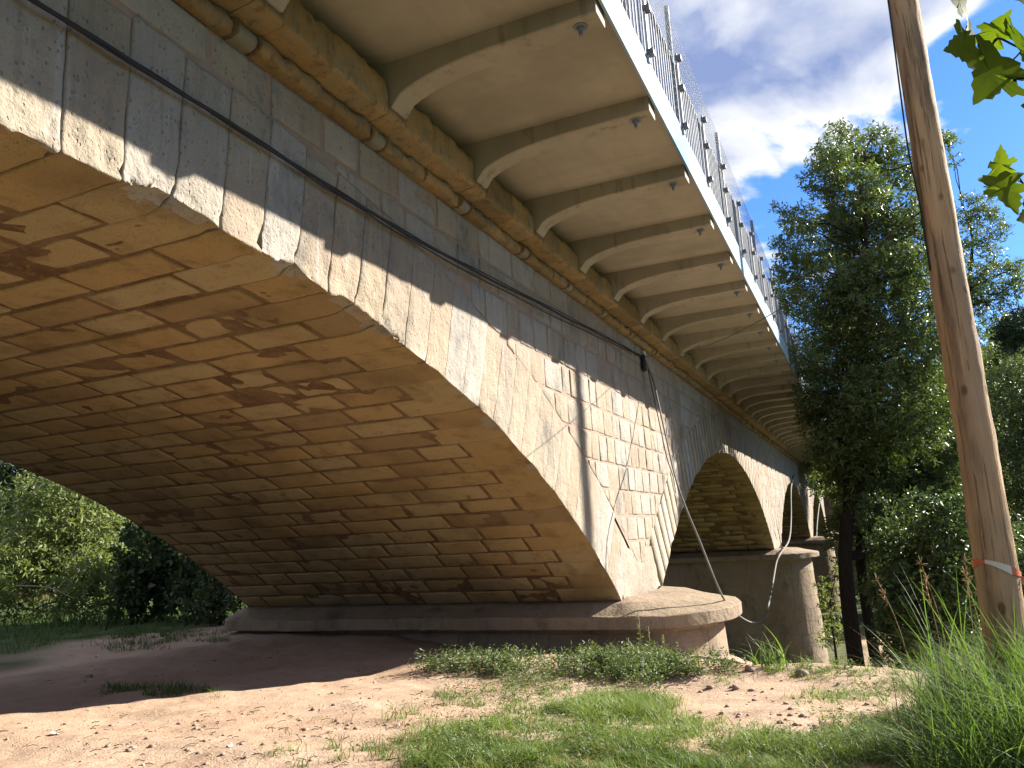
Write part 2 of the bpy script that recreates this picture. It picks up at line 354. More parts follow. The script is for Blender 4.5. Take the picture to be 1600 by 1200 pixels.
def mat_dirt():
    n = NT('sandy_dirt'); a = n.noise(0.8, 5, 0.6); b = n.noise(6, 7, 0.65); f = n.noise(55, 6, 0.7); pe = n.vor(38)
    c = n.mix(n.ramp(a, 0.38, 0.64), (0.53, 0.365, 0.255), (0.60, 0.44, 0.325))
    c = n.mix(n.ramp(b, 0.50, 0.72, 0, 0.55), c, (0.38, 0.235, 0.16))
    c = n.mix(n.ramp(f, 0.56, 0.70, 0, 0.6), c, (0.27, 0.175, 0.12)); c = n.mix(n.ramp(n.noise(2.6, 8, .72), .54, .70, 0, .55), c, (0.36, 0.25, 0.175))
    c = n.mix(n.ramp(n.noise(140, 3), 0.62, 0.74, 0, 0.5), c, (0.56, 0.45, 0.35))
    gcol = n.mix(n.ramp(n.noise(3, 5), .35, .65), (0.055, 0.085, 0.025), (0.11, 0.135, 0.045))
    c = n.mix(n.attr(), c, gcol)
    h = n.math('ADD', n.math('MULTIPLY', b, 1.5), n.math('ADD', n.math('MULTIPLY', f, 0.5), n.math('MULTIPLY', n.ramp(pe, 0.0, 0.35), -0.35)))
    return n.bsdf(c, 0.97, n.bump(h, 0.8, 0.025), spec=0.15)
DIRT = mat_dirt()
GRASS = mat_leaf('grass_blades', (0.115, 0.20, 0.045), (0.30, 0.39, 0.105), 0.35, 0.55)
WEED = mat_leaf('weed_leaves', (0.09, 0.14, 0.055), (0.24, 0.30, 0.14), 0.25, 0.6)
TALLG = mat_leaf('tall_grass_blades', (0.085, 0.165, 0.045), (0.21, 0.31, 0.11), 0.4, 0.6, None, .18)
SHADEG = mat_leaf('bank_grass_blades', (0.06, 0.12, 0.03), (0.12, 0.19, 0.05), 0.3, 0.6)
ASH = mat_leaf('ash_leaves', (0.068, 0.105, 0.03), (0.185, 0.24, 0.085), 0.38, 0.42, spec=0.5)
ASH2 = mat_leaf('dark_ash_leaves', (0.055, 0.088, 0.032), (0.14, 0.19, 0.075), 0.3, 0.45, spec=0.45)
IVY = mat_leaf('broad_leaves', (0.048, 0.083, 0.035), (0.115, 0.17, 0.075), 0.28, 0.5, spec=0.35)
LIGHTG = mat_leaf('light_shrub_leaves', (0.15, 0.20, 0.06), (0.33, 0.38, 0.15), 0.4, 0.55, (1.2, 1.25, .6))
PINE = mat_leaf('pine_needles', (0.025, 0.055, 0.018), (0.055, 0.095, 0.03), 0.1, 0.6)

# ------------------------------------------------------------------ bridge dimensions
X1, HS, RISE, ZS, PW, WID, ZC = 12.765, 10.05, 3.324, 0.48, 2.80, 7.72, 5.356
RAD = (HS*HS+RISE*RISE)/2/RISE; XC0 = X1-HS; PITCHX = 2*HS+PW; ZO = ZS+RISE-RAD; RING = 1.12
AM = math.asin(HS/RAD); XEND = X1+3*PITCHX+PW
ARCHX = [XC0+i*PITCHX for i in range(4)]
def intr(x, off=0.0):
    x = np.asarray(x, float); z = np.full(x.shape, -99.0)
    for c in ARCHX:
        d = x-c; r = RAD+off; ok = np.abs(d) < r*math.sin(AM if off == 0 else 0.80)
        z = np.where(ok, np.maximum(z, ZO+np.sqrt(np.maximum(r*r-d*d, 0))), z)
    return z
YF = -2.35; ZCEIL = 5.93; BR0, BRS = 5.75, 1.73
BRX = [BR0+BRS*k for k in range(-8, 46) if BR0+BRS*k < XEND-0.3]

# ------------------------------------------------------------------ ground
def ground_z(x, y):
    x = np.asarray(x, float); y = np.asarray(y, float)
    z = np.clip(0.27-0.075*(x-4.8), 0, 0.30)-np.maximum(0, x-9.6)*(0.11*sstep(-y, -5, -1)+0.09*sstep(-y, .9, 2.6))*(1-sstep(x, 15, 18))
    z = np.where(y > 4, z+(0.02-z)*sstep(y, 4, 10)*0.8, z)
    edge = 13.8+0.8*sstep(y, -2.9, -1.3)
    edge = edge-0.4*np.sin(y*1.7)*0.3
    bed = sstep(x-edge, 0.0, 5.5)*(1-0.85*sstep(y, 9, 15))
    z = z-4.4*bed
    hill = sstep(x, 40, 110)*sstep(-y, 4, 40)*26+sstep(x, 95, 180)*16*(1-sstep(np.abs(y), 0, 6)*0)
    z = z+hill+sstep(-y, 25, 90)*6+sstep(y, 30, 90)*8
    P = np.stack([x.ravel(), y.ravel(), np.zeros(x.size)], 1)
    n = 0.05*fbm(P, 0.6, 3, 3)+0.020*fbm(P, 2.6, 4, 5)
    return z+n.reshape(x.shape)
def green_cover(x, y):      # where the sand gives way to a mat of low plants
    n = fbm(np.stack([x.ravel(), y.ravel(), 0*x.ravel()], 1), .45, 3, 31).reshape(x.shape)*.9
    out = np.maximum.reduce([sstep(-y+n, 5.2, 6.6), sstep(y+n, 9.0, 10.6), sstep(-x+n, -1.2, .4), sstep(x+n, 45, 50), sstep(x+n, 15.5, 17)*sstep(y+n*.6, -3.2, -2.2)*.9, sstep(x+n, 15, 17)*sstep(-y+n*.6, 4.2, 5.0)*.9])
    return np.clip(out, 0, 1)
def gz(x, y): return float(ground_z(np.array([x]), np.array([y]))[0])
def axis(parts):
    out = []
    for a, b, s in parts: out.append(np.arange(a, b, s))
    return np.concatenate(out)
gx = np.concatenate([-np.geomspace(400, 12, 14), axis([(-10, 3, 0.7), (3, 12, 0.06), (12, 24, 0.25), (24, 60, 1.5)]), np.geomspace(60, 900, 30)])
gy = np.concatenate([-np.geomspace(700, 14, 24), axis([(-13, -6, 0.5), (-6, 7, 0.07), (7, 20, 0.3), (20, 45, 1.5)]), np.geomspace(46, 700, 22)])
GX, GY = np.meshgrid(gx, gy, indexing='ij'); GZ = ground_z(GX, GY)
mb = MB(); mb.add(np.stack([GX.ravel(), GY.ravel(), GZ.ravel()], 1), gridfaces(len(gx), len(gy)), tone=green_cover(GX, GY).ravel())
tag(mb.build('ground', DIRT), 'pinkish sandy riverbank ground sloping down to the river bed', kind='structure')
def on_ground(x, y):
    d = ray(x, y); t = np.linspace(2, 60, 900); P = CAM+d*t[:, None]
    below = P[:, 2] < ground_z(P[:, 0], P[:, 1]); i = int(np.argmax(below)) if below.any() else 300
    return P[i]

# ------------------------------------------------------------------ bridge
bridge = empty('stone_bridge', (X1+PW/2, 0, 0))
tag(bridge, 'long ochre limestone arch bridge with a cantilevered concrete walkway along its side', 'bridge')
def part(m, name, mat, smooth=True, root=bridge):
    o = m.build(name, mat, None, smooth); return under(o, root)
def arch_map(xc, s, r, y):
    th = s/RAD; return np.stack([xc+r*np.sin(th), y, ZO+r*np.cos(th)], 1)
def arch_block(m, xc, s0, s1, r0, r1, y0, y1, n, c, amp, seed, erode=0.0):
    P, N, q = rbox((s0, r0, y0), (s1, r1, y1), n, c)
    W = arch_map(xc, P[:, 0], P[:, 1], P[:, 2])
    d = amp*fbm(W, 5.0, 3, seed % 5)+amp*0.6*fbm(W, 16.0, 2, 9)
    if erode:
        front = sstep(-P[:, 2], -0.30, 0.02); low = sstep(-(P[:, 1]-r0), -0.35, 0.0)
        e = erode*front*low*np.clip(0.55+1.1*fbm(W, 3.2, 4, 21), 0, 1.6); P2 = P.copy()
        P2[:, 1] += e*0.9*(N[:, 1] < 0.2); P2[:, 2] += e*0.35; P = P2
        d = d+erode*(0.25*fbm(W, 11, 3, 4)-0.9*np.maximum(0, vnoise(W, 15, 6)-.28)-.5*np.maximum(0, vnoise(W, 31, 8)-.3))*front*low
    P = P+N*d[:, None]*np.array([0.5, 1, 1]); W = arch_map(xc, P[:, 0], P[:, 1], P[:, 2])
    # (s, r, y) is a left-handed frame, so flip
    m.add(W, q[:, ::-1], tone=random.random())
    return (np.abs(P[q][:, :, 1].mean(1)-r0) < 0.03)&(P[q][:, :, 2].mean(1) > y0+.012)
SV = 0.395; NV = int(RAD*AM/SV); SV = RAD*AM/NV
vcount = 0; scount = 0
soffit_rest = MB(); ring_rest = MB()
for ai, xc in enumerate(ARCHX):
    k0 = -6 if ai == 0 else -NV
    for k in range(k0, NV):
        near = ai == 0; worn = near and k < 9; jt = 0.003 if worn else 0.0008
        s0, s1 = k*SV+jt, (k+1)*SV-jt
        m = MB(); depth = (0.62 if k % 2 else 0.95)+random.uniform(-.08, .08); rr = RING+random.uniform(-.03, .03)
        if ai == 0 and k > NV-3: rr = RING*0.9
        low = arch_block(m, xc, s0, s1, RAD+random.uniform(-.004, .006), RAD+rr, -0.02+random.uniform(-1, 1)*(.006 if worn else .0015), depth,
                   ((12, 22, 12) if k < 9 else (5, 12, 8)) if near else (2, 3, 2), 0.012 if worn else 0.005, 0.006 if worn else 0.0035, k if worn else 1, erode=(0.058 if k < 9 else 0.03) if near else 0.02)
        o = part(m, 'voussoir', LIME); vcount += 1
        o.data.materials.append(SOFF); o.data.polygons.foreach_set('material_index', low.astype(np.int32))
        # soffit stones of this course behind the voussoir
        y = depth+0.03
        while y < WID-0.02:
            L = random.uniform(0.62, 1.15) if ai == 0 else random.uniform(0.8, 1.5)
            y1 = min(y+L, WID);  y1 = WID if WID-y1 < 0.3 else y1
            g = 0.020
            keep = ai == 0 and k >= -1 and scount < 300
            tgt = MB() if keep else soffit_rest
            arch_block(tgt, xc, s0+g+random.uniform(-.006, .008), s1-g+random.uniform(-.008, .006), RAD+random.uniform(-.006, .010), RAD+0.16, y+g+random.uniform(0, .012), y1-g,
                       (4, 1, 6) if ai == 0 else (2, 1, 2), 0.022, 0.009 if ai == 0 else 0.012, k*7+int(y*3))
            if keep: part(tgt, 'soffit_stone', SOFF); scount += 1
            y = y1
if soffit_rest.n: tag(part(soffit_rest, 'soffit_stonework', SOFF), kind='stuff')

# mortar beds behind the stones: barrels and faces
m = MB(); m2 = MB()
for ai, xc in enumerate(ARCHX):
    s = np.linspace(-RAD*AM, RAD*AM, 180); yy = np.linspace(0.32, WID, 70)
    S, Y = np.meshgrid(s, yy, indexing='ij'); P = arch_map(xc, S.ravel(), np.full(S.size, RAD), Y.ravel())
    rr = RAD+0.0125+0.0075*fbm(P, 3.5, 4, 2); P = arch_map(xc, S.ravel(), rr, Y.ravel()); m.add(P, gridfaces(180, 70)[:, ::-1])
part(m, 'soffit_mortar', SMORT)
xs = np.unique(np.concatenate([np.arange(-14, XEND+.01, 0.15)]+[[c-HS+.001, c+HS-.001] for c in ARCHX]))
zi = np.zeros_like(xs)
for i, x in enumerate(xs):
    zz = ZS-0.02
    for c in ARCHX:
        if abs(x-c) < HS: zz = ZO+math.sqrt(RAD*RAD-(x-c)**2)+0.004
    zi[i] = zz
zi[xs < XC0-HS] = -1.0
ze = np.maximum(intr(xs, RING-0.02), zi); ze = np.minimum(ze, 5.9)
for yy, za, zb, flip in ((0.035, np.minimum(zi+.42, ze-.05), ze+.02, False), (0.13, zi+.10, ze+.02, False), (-0.008, ze, xs*0+5.885, False), (WID-0.01, zi, xs*0+5.885, True)):
    V = np.zeros((len(xs), 2, 3)); V[:, 0] = np.stack([xs, xs*0+yy, za], 1); V[:, 1] = np.stack([xs, xs*0+yy, zb], 1)
    f = gridfaces(len(xs), 2); m2.add(V.reshape(-1, 3), f if not flip else f[:, ::-1])
part(m2, 'face_mortar', MORT)

# spandrel wall stones
CZ = [5.240, 4.86, 4.50, 4.02, 3.58, 3.15, 2.71, 2.28, 1.85, 1.42, 1.0, 0.50]
cands = []
def ext_z(x):
    z = np.full(np.shape(x), -99.0)
    for c in ARCHX:
        d = np.asarray(x, float)-c; r = RAD+RING+0.03; z = np.where(np.abs(d) < r*0.95, np.maximum(z, ZO+np.sqrt(np.maximum(r*r-d*d, 0))), z)
    return z
for ci in range(len(CZ)-1):
    z1, z0 = CZ[ci]-0.018, CZ[ci+1]+0.018
    x = -0.6+random.uniform(0, .4)
    while x < XEND:
        L = random.uniform(0.34, 0.70) if ci else random.uniform(0.5, 1.0)
        gj = random.uniform(.013, .026); a, b = x+gj, min(x+L, XEND)-gj; x += L
        u = np.linspace(a, b, 9); e = ext_z(u); ok = e < z1-0.06
        if ok.sum() < 3: continue
        i0, i1 = np.argmax(ok), len(ok)-1-np.argmax(ok[::-1]); a, b = u[i0], u[i1]
        if b-a < 0.08: continue
        cands.append((a, b, z0, z1, ci))
cands.sort(key=lambda t: t[0]+max(0, 3-t[4])*0.01)
rest = MB()
for i, (a, b, z0, z1, ci) in enumerate(cands):
    keep = i < 300; mm = MB() if keep else rest
    P, N, q = rbox((a, -0.014+random.uniform(-.008, .004), z0+random.uniform(-.008, .010)), (b, 0.16, z1+random.uniform(-.010, .008)), (6, 1, 5) if a < 22 else ((3, 1, 2) if keep else (2, 1, 1)), 0.012)
    zb = np.maximum(z0, ext_z(P[:, 0])); zb = np.minimum(zb, z1-0.02)
    v = (P[:, 2]-z0)/(z1-z0); P[:, 2] = zb+(z1-zb)*v
    P += N*(0.008*fbm(P, 4.5, 3, i % 4)+0.005*fbm(P, 17, 2, 3))[:, None]
    mm.add(P, q, tone=random.random())
    if keep: part(mm, 'wall_stone', LIMEW, a < 22)
if rest.n: tag(part(rest, 'wall_stonework', LIMEW, False), kind='stuff')

# cornice: slab pieces between brackets, roll moulding, pale mortar plugs below each bracket
prof_roll = np.array([[0.0, 5.235], [-0.07, 5.226], [-0.12, 5.245], [-0.143, 5.29], [-0.13, 5.335], [-0.09, 5.362], [0.0, 5.366]])
prof_slab = np.array([[0.02, 5.370], [-0.10, 5.370], [-0.20, 5.384], [-0.32, 5.394], [-0.335, 5.42], [-0.333, 5.56], [-0.33, 5.70], [-0.31, 5.725], [0.02, 5.73]])
def extrude(m, prof, x0, x1, nseg, amp, tone, seed=0):
    if nseg > 8: prof = np.concatenate([prof[:1]]+[np.linspace(prof[i], prof[i+1], 3)[1:] for i in range(len(prof)-1)])
    xs = np.concatenate([[x0+0.002], np.linspace(x0+0.02, x1-0.02, nseg), [x1-0.002]]); V = []
    cy, cz = prof[:, 0].mean(), prof[:, 1].mean()
    for i, x in enumerate(xs):
        k = 0.965 if i in (0, len(xs)-1) else 1.0
        V.append(np.stack([np.full(len(prof), x), 0.02+(prof[:, 0]-0.02)*k, cz+(prof[:, 1]-cz)*k], 1))
    V = np.array(V); n, p = V.shape[:2]; P = V.reshape(-1, 3)
    d = amp*(.5*fbm(P, 4, 3, seed)+.7*fbm(P, 14, 3, seed+1)-.9*np.maximum(0, vnoise(P, 7, seed+4)-.3))
    P[:, 1] -= d*(P[:, 1] < -0.03); P[:, 2] += d*0.5*(P[:, 1] < -0.03)
    m.add(P, gridfaces(n, p)[:, ::-1], tone=tone)
    for i in (0, n-1):
        c = len(P)  # end caps as fans
        ids = np.arange(p)+i*p; tr = np.array([[p, j, (j+1) % p] for j in range(p)])
        m.add(np.concatenate([P[ids], [[P[ids[0], 0], 0.01, cz]]]), tris=tr if i == 0 else tr[:, ::-1], tone=tone)
def faced(o, mat, ylim):     # weathered outer face of a cornice stone
    me = o.data; me.materials.append(mat); me.polygons.foreach_set('material_index', np.array([1 if p.normal.y < -.8 else 0 for p in me.polygons], np.int32)); return o
for bi, bx in enumerate(BRX):
    far = bx > 40
    nx = bx+BRS if bi < len(BRX)-1 else XEND
    mm = MB(); a, b = bx+0.157, nx-0.157
    cut = a+(b-a)*random.uniform(.35, .65)
    for (p0, p1) in ((a, cut), (cut, b)):
        mm = MB(); extrude(mm, prof_slab, p0, p1, 4 if far else 18, 0.022, random.random(), seed=bi); faced(part(mm, 'cornice_slab', CORN), SLABF, -.262)
    mm = MB(); low = prof_slab.copy(); low[:, 1] = np.minimum(low[:, 1], 5.475); extrude(mm, low, bx-0.155, bx+0.155, 3, 0.01, random.random(), seed=bi+3); faced(part(mm, 'cornice_block', CORN), SLABF, -.262)
    cut = bx+(nx-bx)*random.uniform(.35, .65)
    for (p0, p1) in ((bx+.13, cut), (cut, nx-.13)):
        pr = prof_roll.copy(); pr[:, 0] *= random.uniform(.80, 1.02); pr[2:5, 1] += np.array([-.012, 0, .014])
        mm = MB(); extrude(mm, pr, p0, p1, 4 if far else 12, 0.024, random.random(), seed=bi+7); part(mm, 'cornice_roll', CORN)
    mm = MB(); pr = prof_roll.copy(); pr[:, 0] *= 1.02; extrude(mm, pr, bx-0.10, bx+0.10, 4, 0.006, random.random(), seed=bi+9); part(mm, 'mortar_plug', PLUG)
    if not far:
        for sx in (-1, 1):
            mm = MB(); pr = prof_roll.copy(); pr[:, 0] = pr[:, 0]*1.22; pr[:, 1] = 5.30+(pr[:, 1]-5.30)*1.12
            extrude(mm, pr, bx+sx*0.116-0.013, bx+sx*0.116+0.013, 2, 0.003, random.random()); part(mm, 'cornice_collar', CORN)

# walkway deck: panel per bay, curved brackets with their anchor bolts
def bracket_bottom(y):
    t = np.clip((-0.35-y)/(1.25), 0, 1)       # 0 at the root, 1 where it becomes straight
    return 5.475+0.28*np.sqrt(np.maximum(0, 1-(1-t)**2.2))+0.015*np.clip((-1.58-y)/0.7, 0, 1)
def bracket_mesh():
    ys = np.concatenate([[-0.02], np.linspace(-0.35, -1.6, 16), [-1.9, -2.31]]); zb = bracket_bottom(ys); zb[0] = 5.47
    hw = 0.125; m = MB(); V = []
    for y, z in zip(ys, zb):
        V += [[-hw, y, ZCEIL-0.002], [-hw, y, z+0.012], [-hw+0.012, y, z], [hw-0.012, y, z], [hw, y, z+0.012], [hw, y, ZCEIL-0.002]]
    V = np.array(V); n = len(ys); m.add(V, gridfaces(n, 6)[:, ::-1])
    e = V[-6:]; m.add(e, quads=[[0, 1, 4, 5], [1, 2, 3, 4]]); return m
def ring_prism(m, cx, cy, z0, z1, r, seg, tone=.5):
    a = np.linspace(0, 2*np.pi, seg, endpoint=False); c = np.stack([cx+r*np.cos(a), cy+r*np.sin(a)], 1)
    V = np.concatenate([np.c_[c, np.full(seg, z0)], np.c_[c, np.full(seg, z1)], [[cx, cy, z0]], [[cx, cy, z1]]])
    q = [[j, (j+1) % seg, seg+(j+1) % seg, seg+j] for j in range(seg)]
    t = [[2*seg, (j+1) % seg, j] for j in range(seg)]+[[2*seg+1, seg+j, seg+(j+1) % seg] for j in range(seg)]
    m.add(V, q, t, tone)
bolt = MB()
zt = 5.767; by = -2.13
ring_prism(bolt, 0, by, zt-0.008, zt+0.004, 0.062, 20); ring_prism(bolt, 0, by, zt-0.036, zt-0.008, 0.034, 6); ring_prism(bolt, 0, by, zt-0.085, zt-0.03, 0.017, 12)
bme = bolt.mesh('anchor_bolt', STEEL, False); brm = bracket_mesh().mesh('bracket', CONC, False)
for bx in BRX:
    o = bpy.data.objects.new('bracket', brm); COL.objects.link(o); under(o, bridge); o.location = (bx, 0, 0)
    b = bpy.data.objects.new('anchor_bolt', bme); COL.objects.link(b); b.parent = o
for bi in range(len(BRX)-1):
    mm = MB(); mm.add(*boxv(BRX[bi]+0.003, BRX[bi+1]-0.003, -2.325, 0.30, ZCEIL, ZCEIL+0.28)); part(mm, 'deck_panel', CONCP, False)
mm = MB(); mm.add(*boxv(-9, XEND+2, 0.32, WID+0.35, 5.885, 6.22)); part(mm, 'roadway_slab', CONC, False)
fx = 8.45-4*3.46
while fx < XEND+2:
    mm = MB(); mm.add(*boxv(fx+0.003, fx+3.457, -2.355, -2.33, 5.875, 6.310)); part(mm, 'fascia_plate', FASC, False); fx += 3.46

# piers
def pier(px, base, near):
    m = MB(); cx = px+PW/2; hw0 = 1.95; tipf = 1.66
    def outline(hw, tip, rear, n=72):
        th = np.linspace(0, np.pi, n); f = np.stack([cx-hw*np.cos(th), -tip*np.sin(th)**0.9], 1)
        r = np.stack([cx+hw*np.cos(th), WID+rear*np.sin(th)], 1)
        side = lambda x, a, b: np.stack([np.full(40, x), np.linspace(a, b, 42)[1:-1]], 1)
        return np.concatenate([f, side(cx+hw, 0, WID), r, side(cx-hw, WID, 0)])
    rows = []
    for hw, tip, rear, z in ((hw0*.60, .16, .05, ZS+.05), (hw0*.8, .85, .25, ZS-.01), (hw0*.97, tipf*.965, .58, .315), (hw0*.99, tipf*.99, .59, .305), (hw0, tipf, .6, .292), (hw0, tipf, .6, .275), (hw0, tipf, .6, .20), (hw0, tipf, .6, .115), (hw0*.995, tipf*.99, .59, .100), (hw0*.97, tipf*.965, .56, .095), (hw0*.86, tipf*.85, .43, .085), (hw0*.84, tipf*.82, .4, .07), (hw0*.80, tipf*.80, .38, -.02)):
        o = outline(hw, tip, rear); rows.append(np.c_[o, np.full(len(o), z)])
    V = np.array(rows); n, p = V.shape[:2]; P = V.reshape(-1, 3)
    P[:, :2] += (0.020*fbm(P, 3.0, 5, 2))[:, None]*np.stack([np.sign(P[:, 0]-cx), np.where(P[:, 1] < 0, -1, .0)], 1)
    P[:, 2] += 0.016*fbm(P, 2.5, 5, 8)
    V2 = np.concatenate([V, V[:, :1]], 1).reshape(-1, 3); P2 = P.reshape(n, p, 3); P2 = np.concatenate([P2, P2[:, :1]], 1).reshape(-1, 3)
    m.add(P2, gridfaces(n, p+1)); part(m, 'pier_cap', LIMEP, False)
    # shaft: core and courses of blocks round it
    shaft = MB(); R0 = []
    H = -0.0-base; ncr = max(2, int(round(H/0.50)))
    for z in (-.0, base):
        k = 0.80+0.055*(-z)/1.0*0.55; o = outline(hw0*k-.012, tipf*k-.012, .36); R0.append(np.c_[o, np.full(len(o), z)])
    V = np.array(R0); V = np.concatenate([V, V[:, :1]], 1); shaft.add(V.reshape(-1, 3), gridfaces(2, V.shape[1]))
    sh = part(shaft, 'pier_shaft', MORT)
    for c in range(ncr):
        z1, z0 = -H*c/ncr-.004, -H*(c+1)/ncr+.004
        def pt(u, z, off):            # u in [0,1] round the front nose and along both sides
            k = 0.80+0.055*(-z)*0.55; hw = hw0*k; tip = tipf*k; L1 = 4.0; arc = 4.6; tot = 2*L1+arc; s = u*tot
            x = np.where(s < L1, cx-hw, np.where(s > L1+arc, cx+hw, 0)); y = np.where(s < L1, L1-s, np.where(s > L1+arc, s-L1-arc, 0))
            th = np.clip((s-L1)/arc, 0, 1)*np.pi; inarc = (s >= L1) & (s <= L1+arc)
            x = np.where(inarc, cx-hw*np.cos(th), x); y = np.where(inarc, -tip*np.sin(th)**0.9, y)
            nx = np.where(inarc, -np.cos(th), np.where(s < L1, -1, 1)); ny = np.where(inarc, -np.sin(th), 0)
            return np.stack([x+nx*off, y+ny*off, z], 1)
        u = random.uniform(0, .04)
        while u < 0.97:
            L = random.uniform(0.07, 0.15); P, N, q = rbox((u*12.6, 0, z0), (min(1, u+L)*12.6-.012, 0.12, z1), (14, 1, 1), 0.006)
            d = 0.006*fbm(P, 4, 3, c)+random.uniform(-.003, .004)
            W = pt(P[:, 0]/12.6, P[:, 2], 0.006-P[:, 1]+d*(N[:, 1] < 0)); mm = MB(); mm.add(W, q, tone=random.random())
            o = mm.build('pier_stone', LIMEP, None, False); o.parent = sh; u += L
for i in range(4):
    px = X1+i*PITCHX; pier(px, -0.9 if i == 0 else -5.4, i == 0)
mm = MB(); mm.add(*boxv(-16, XC0-HS, 0.02, WID, -2, 5.86)); part(mm, 'abutment', BED, False)
mm = MB(); mm.add(*boxv(XEND, XEND+12, -2.42, WID+2, -6, 5.88)); part(mm, 'far_abutment', BED, False)
# fill low in the corners between the two rings above the near pier: rough render
mm = MB()
for i in range(4):
    px = X1+i*PITCHX; xs2 = np.linspace(px+0.1, px+PW-0.1, 12); zz = np.linspace(ZS-.02, 1.3, 10); Xg, Zg = np.meshgrid(xs2, zz, indexing='ij')
    P = np.stack([Xg.ravel(), np.full(Xg.size, -0.002), Zg.ravel()], 1); P[:, 1] += 0.02*fbm(P, 4, 3, 2); mm = MB(); mm.add(P, gridfaces(12, 10)); part(mm, 'pier_render', LIMEW)

# ------------------------------------------------------------------ railing
rail = empty('steel_railing', (X1, YF, 6.30)); tag(rail, 'galvanised steel railing of close upright bars along the walkway edge', 'railing')
def balu():
    m = MB(); h = 0.96
    for dx in (-0.07, 0.07):
        v, q, t = tube([[dx, 0, 0.06], [dx, 0, h-.05]], 0.008, 6, False); m.add(v, q)
    a = np.linspace(np.pi, 0, 7); v, q, t = tube(np.stack([0.07*np.cos(a), a*0, h-.05+0.05*np.sin(a)], 1), 0.008, 6, False); m.add(v, q)
    a = np.linspace(np.pi, 2*np.pi, 7); v, q, t = tube(np.stack([0.07*np.cos(a), a*0, 0.06+0.05*np.sin(a)], 1), 0.008, 6, False); m.add(v, q)
    return m
bl = balu().mesh('baluster', STEEL); pm = MB()
pm.add(*boxv(-0.03, 0.03, -0.012, 0.012, 0, 1.06)); 
clm = MB()
clm.add(*boxv(-0.04, 0.04, -0.045, 0.03, -0.028, 0.028))
pme = pm.mesh('post', mat_simple('white_paint', (0.58, 0.59, 0.60), (0.50, 0.51, 0.53), 8, 0.5, 0.05), False); cme = clm.mesh('clamp', DARKSTEEL, False)
brest = MB(); bv = balu(); nb = 0
px = 5.62
def inst(me, name, loc, parent, base):
    o = bpy.data.objects.new(name, me); COL.objects.link(o); o.parent = parent; o.location = Vector(loc)-Vector(base); return o
RB = rail.location; pxs = []
while px < XEND: pxs.append(px); px += 1.66
for px in [pxs[0]-1.66*k for k in (3, 2, 1)]+pxs:
    po = inst(pme, 'post', (px, YF-.02, 6.24), rail, RB)
    for z in (0.10, 0.60, 1.0):
        c = bpy.data.objects.new('clamp', cme); COL.objects.link(c); c.parent = po; c.location = (0, -0.015, z)
    for j in range(6):
        bxp = px+0.145+j*0.274
        if nb < 300: inst(bl, 'baluster', (bxp, YF+.03, 6.31), rail, RB); nb += 1
        else:
            for v, q, in zip(bv.v, bv.f4): pass
            v = np.concatenate(bv.v)+np.array([bxp, YF+.03, 6.31]); brest.add(v, np.concatenate(bv.f4))
if brest.n:
    o = under(brest.build('baluster_row', STEEL), rail); tag(o, kind='stuff')
for nm, z, r in (('top_rail', 7.25, .022), ('bottom_rail', 6.40, .016)):
    mm = MB(); v, q, t = tube([[-2, YF+.055, z], [XEND, YF+.055, z]], r, 8); mm.add(v, q, t); under(mm.build(nm, STEEL), rail)
fence = empty('wire_mesh_fence', (X1, -1.9, 6.35)); tag(fence, 'tall wire mesh fence on slim steel posts behind the walkway railing', 'fence')
mm = MB()
for xx in np.arange(2.0, 46, 0.12): mm.add(*boxv(xx-.0016, xx+.0016, -1.9016, -1.8984, 6.25, 9.75))
for zz in np.arange(6.3, 9.76, 0.12): mm.add(*boxv(2.0, 46, -1.9050, -1.9020, zz-.0016, zz+.0016))
o = under(mm.build('wire_mesh', STEEL, None, False), fence); tag(o, kind='stuff')
for fxx in (3.1, 5.9, 8.8, 11.7, 16.4, 22.0, 26.8, 31.5, 36.2, 41):
    mm = MB(); v, q, t = tube([[fxx, -1.84, 6.2], [fxx, -1.84, 9.95]], 0.04, 10); mm.add(v, q, t); under(mm.build('post', STEEL), fence)

# ------------------------------------------------------------------ pole with wire and tape
PX, PY = 5.60, -4.486; pz = gz(PX, PY)
pole = empty('utility_pole', (PX, PY, pz)); tag(pole, 'bare brown wooden utility pole standing in tall grass on the right', 'utility pole')
zz = np.linspace(-0.5, 7.6, 180); a = np.linspace(0, 2*np.pi, 33)[:-1]
Rz = 0.1215-0.0068*np.maximum(zz, 0)
Zg, Ag = np.meshgrid(zz, a, indexing='ij'); Rg = np.interp(Zg, zz, Rz)
P = np.stack([PX+Rg*np.cos(Ag), PY+Rg*np.sin(Ag), pz+Zg], -1).reshape(-1, 3)
d = 0.006*fbm(P*np.array([1, 1, .3]), 8, 3, 3)+0.003*fbm(P*np.array([1, 1, .3]), 34, 2, 4)+.010*np.maximum(0, vnoise(P*np.array([1, 1, .8]), 5.5, 9)-.5); P[:, 0] += d*np.cos(Ag.ravel()); P[:, 1] += d*np.sin(Ag.ravel())
G = P.reshape(len(zz), 32, 3); G = np.concatenate([G, G[:, :1]], 1); mm = MB(); mm.add(G.reshape(-1, 3), gridfaces(len(zz), 33)[:, ::-1])
mm.add(np.concatenate([G[-1, :32], [[PX, PY, pz+7.62]]]), tris=[[j, (j+1) % 32, 32] for j in range(32)])
under(mm.build('shaft', POLEM), pole)
side = -RT*np.array([1, 1, 0]); side /= np.linalg.norm(side); 
cp = []
for z in np.linspace(2.9, 7.4, 60):
    off = np.interp(z, zz, Rz)+0.010+0.024*sstep(np.array(z), 3.3, 3.8)*(0.6+.4*math.sin(z*2.2)); cp.append([PX+side[0]*off, PY+side[1]*off, pz+z])
mm = MB(); v, q, t = tube(cp, 0.0055, 6); mm.add(v, q, t)
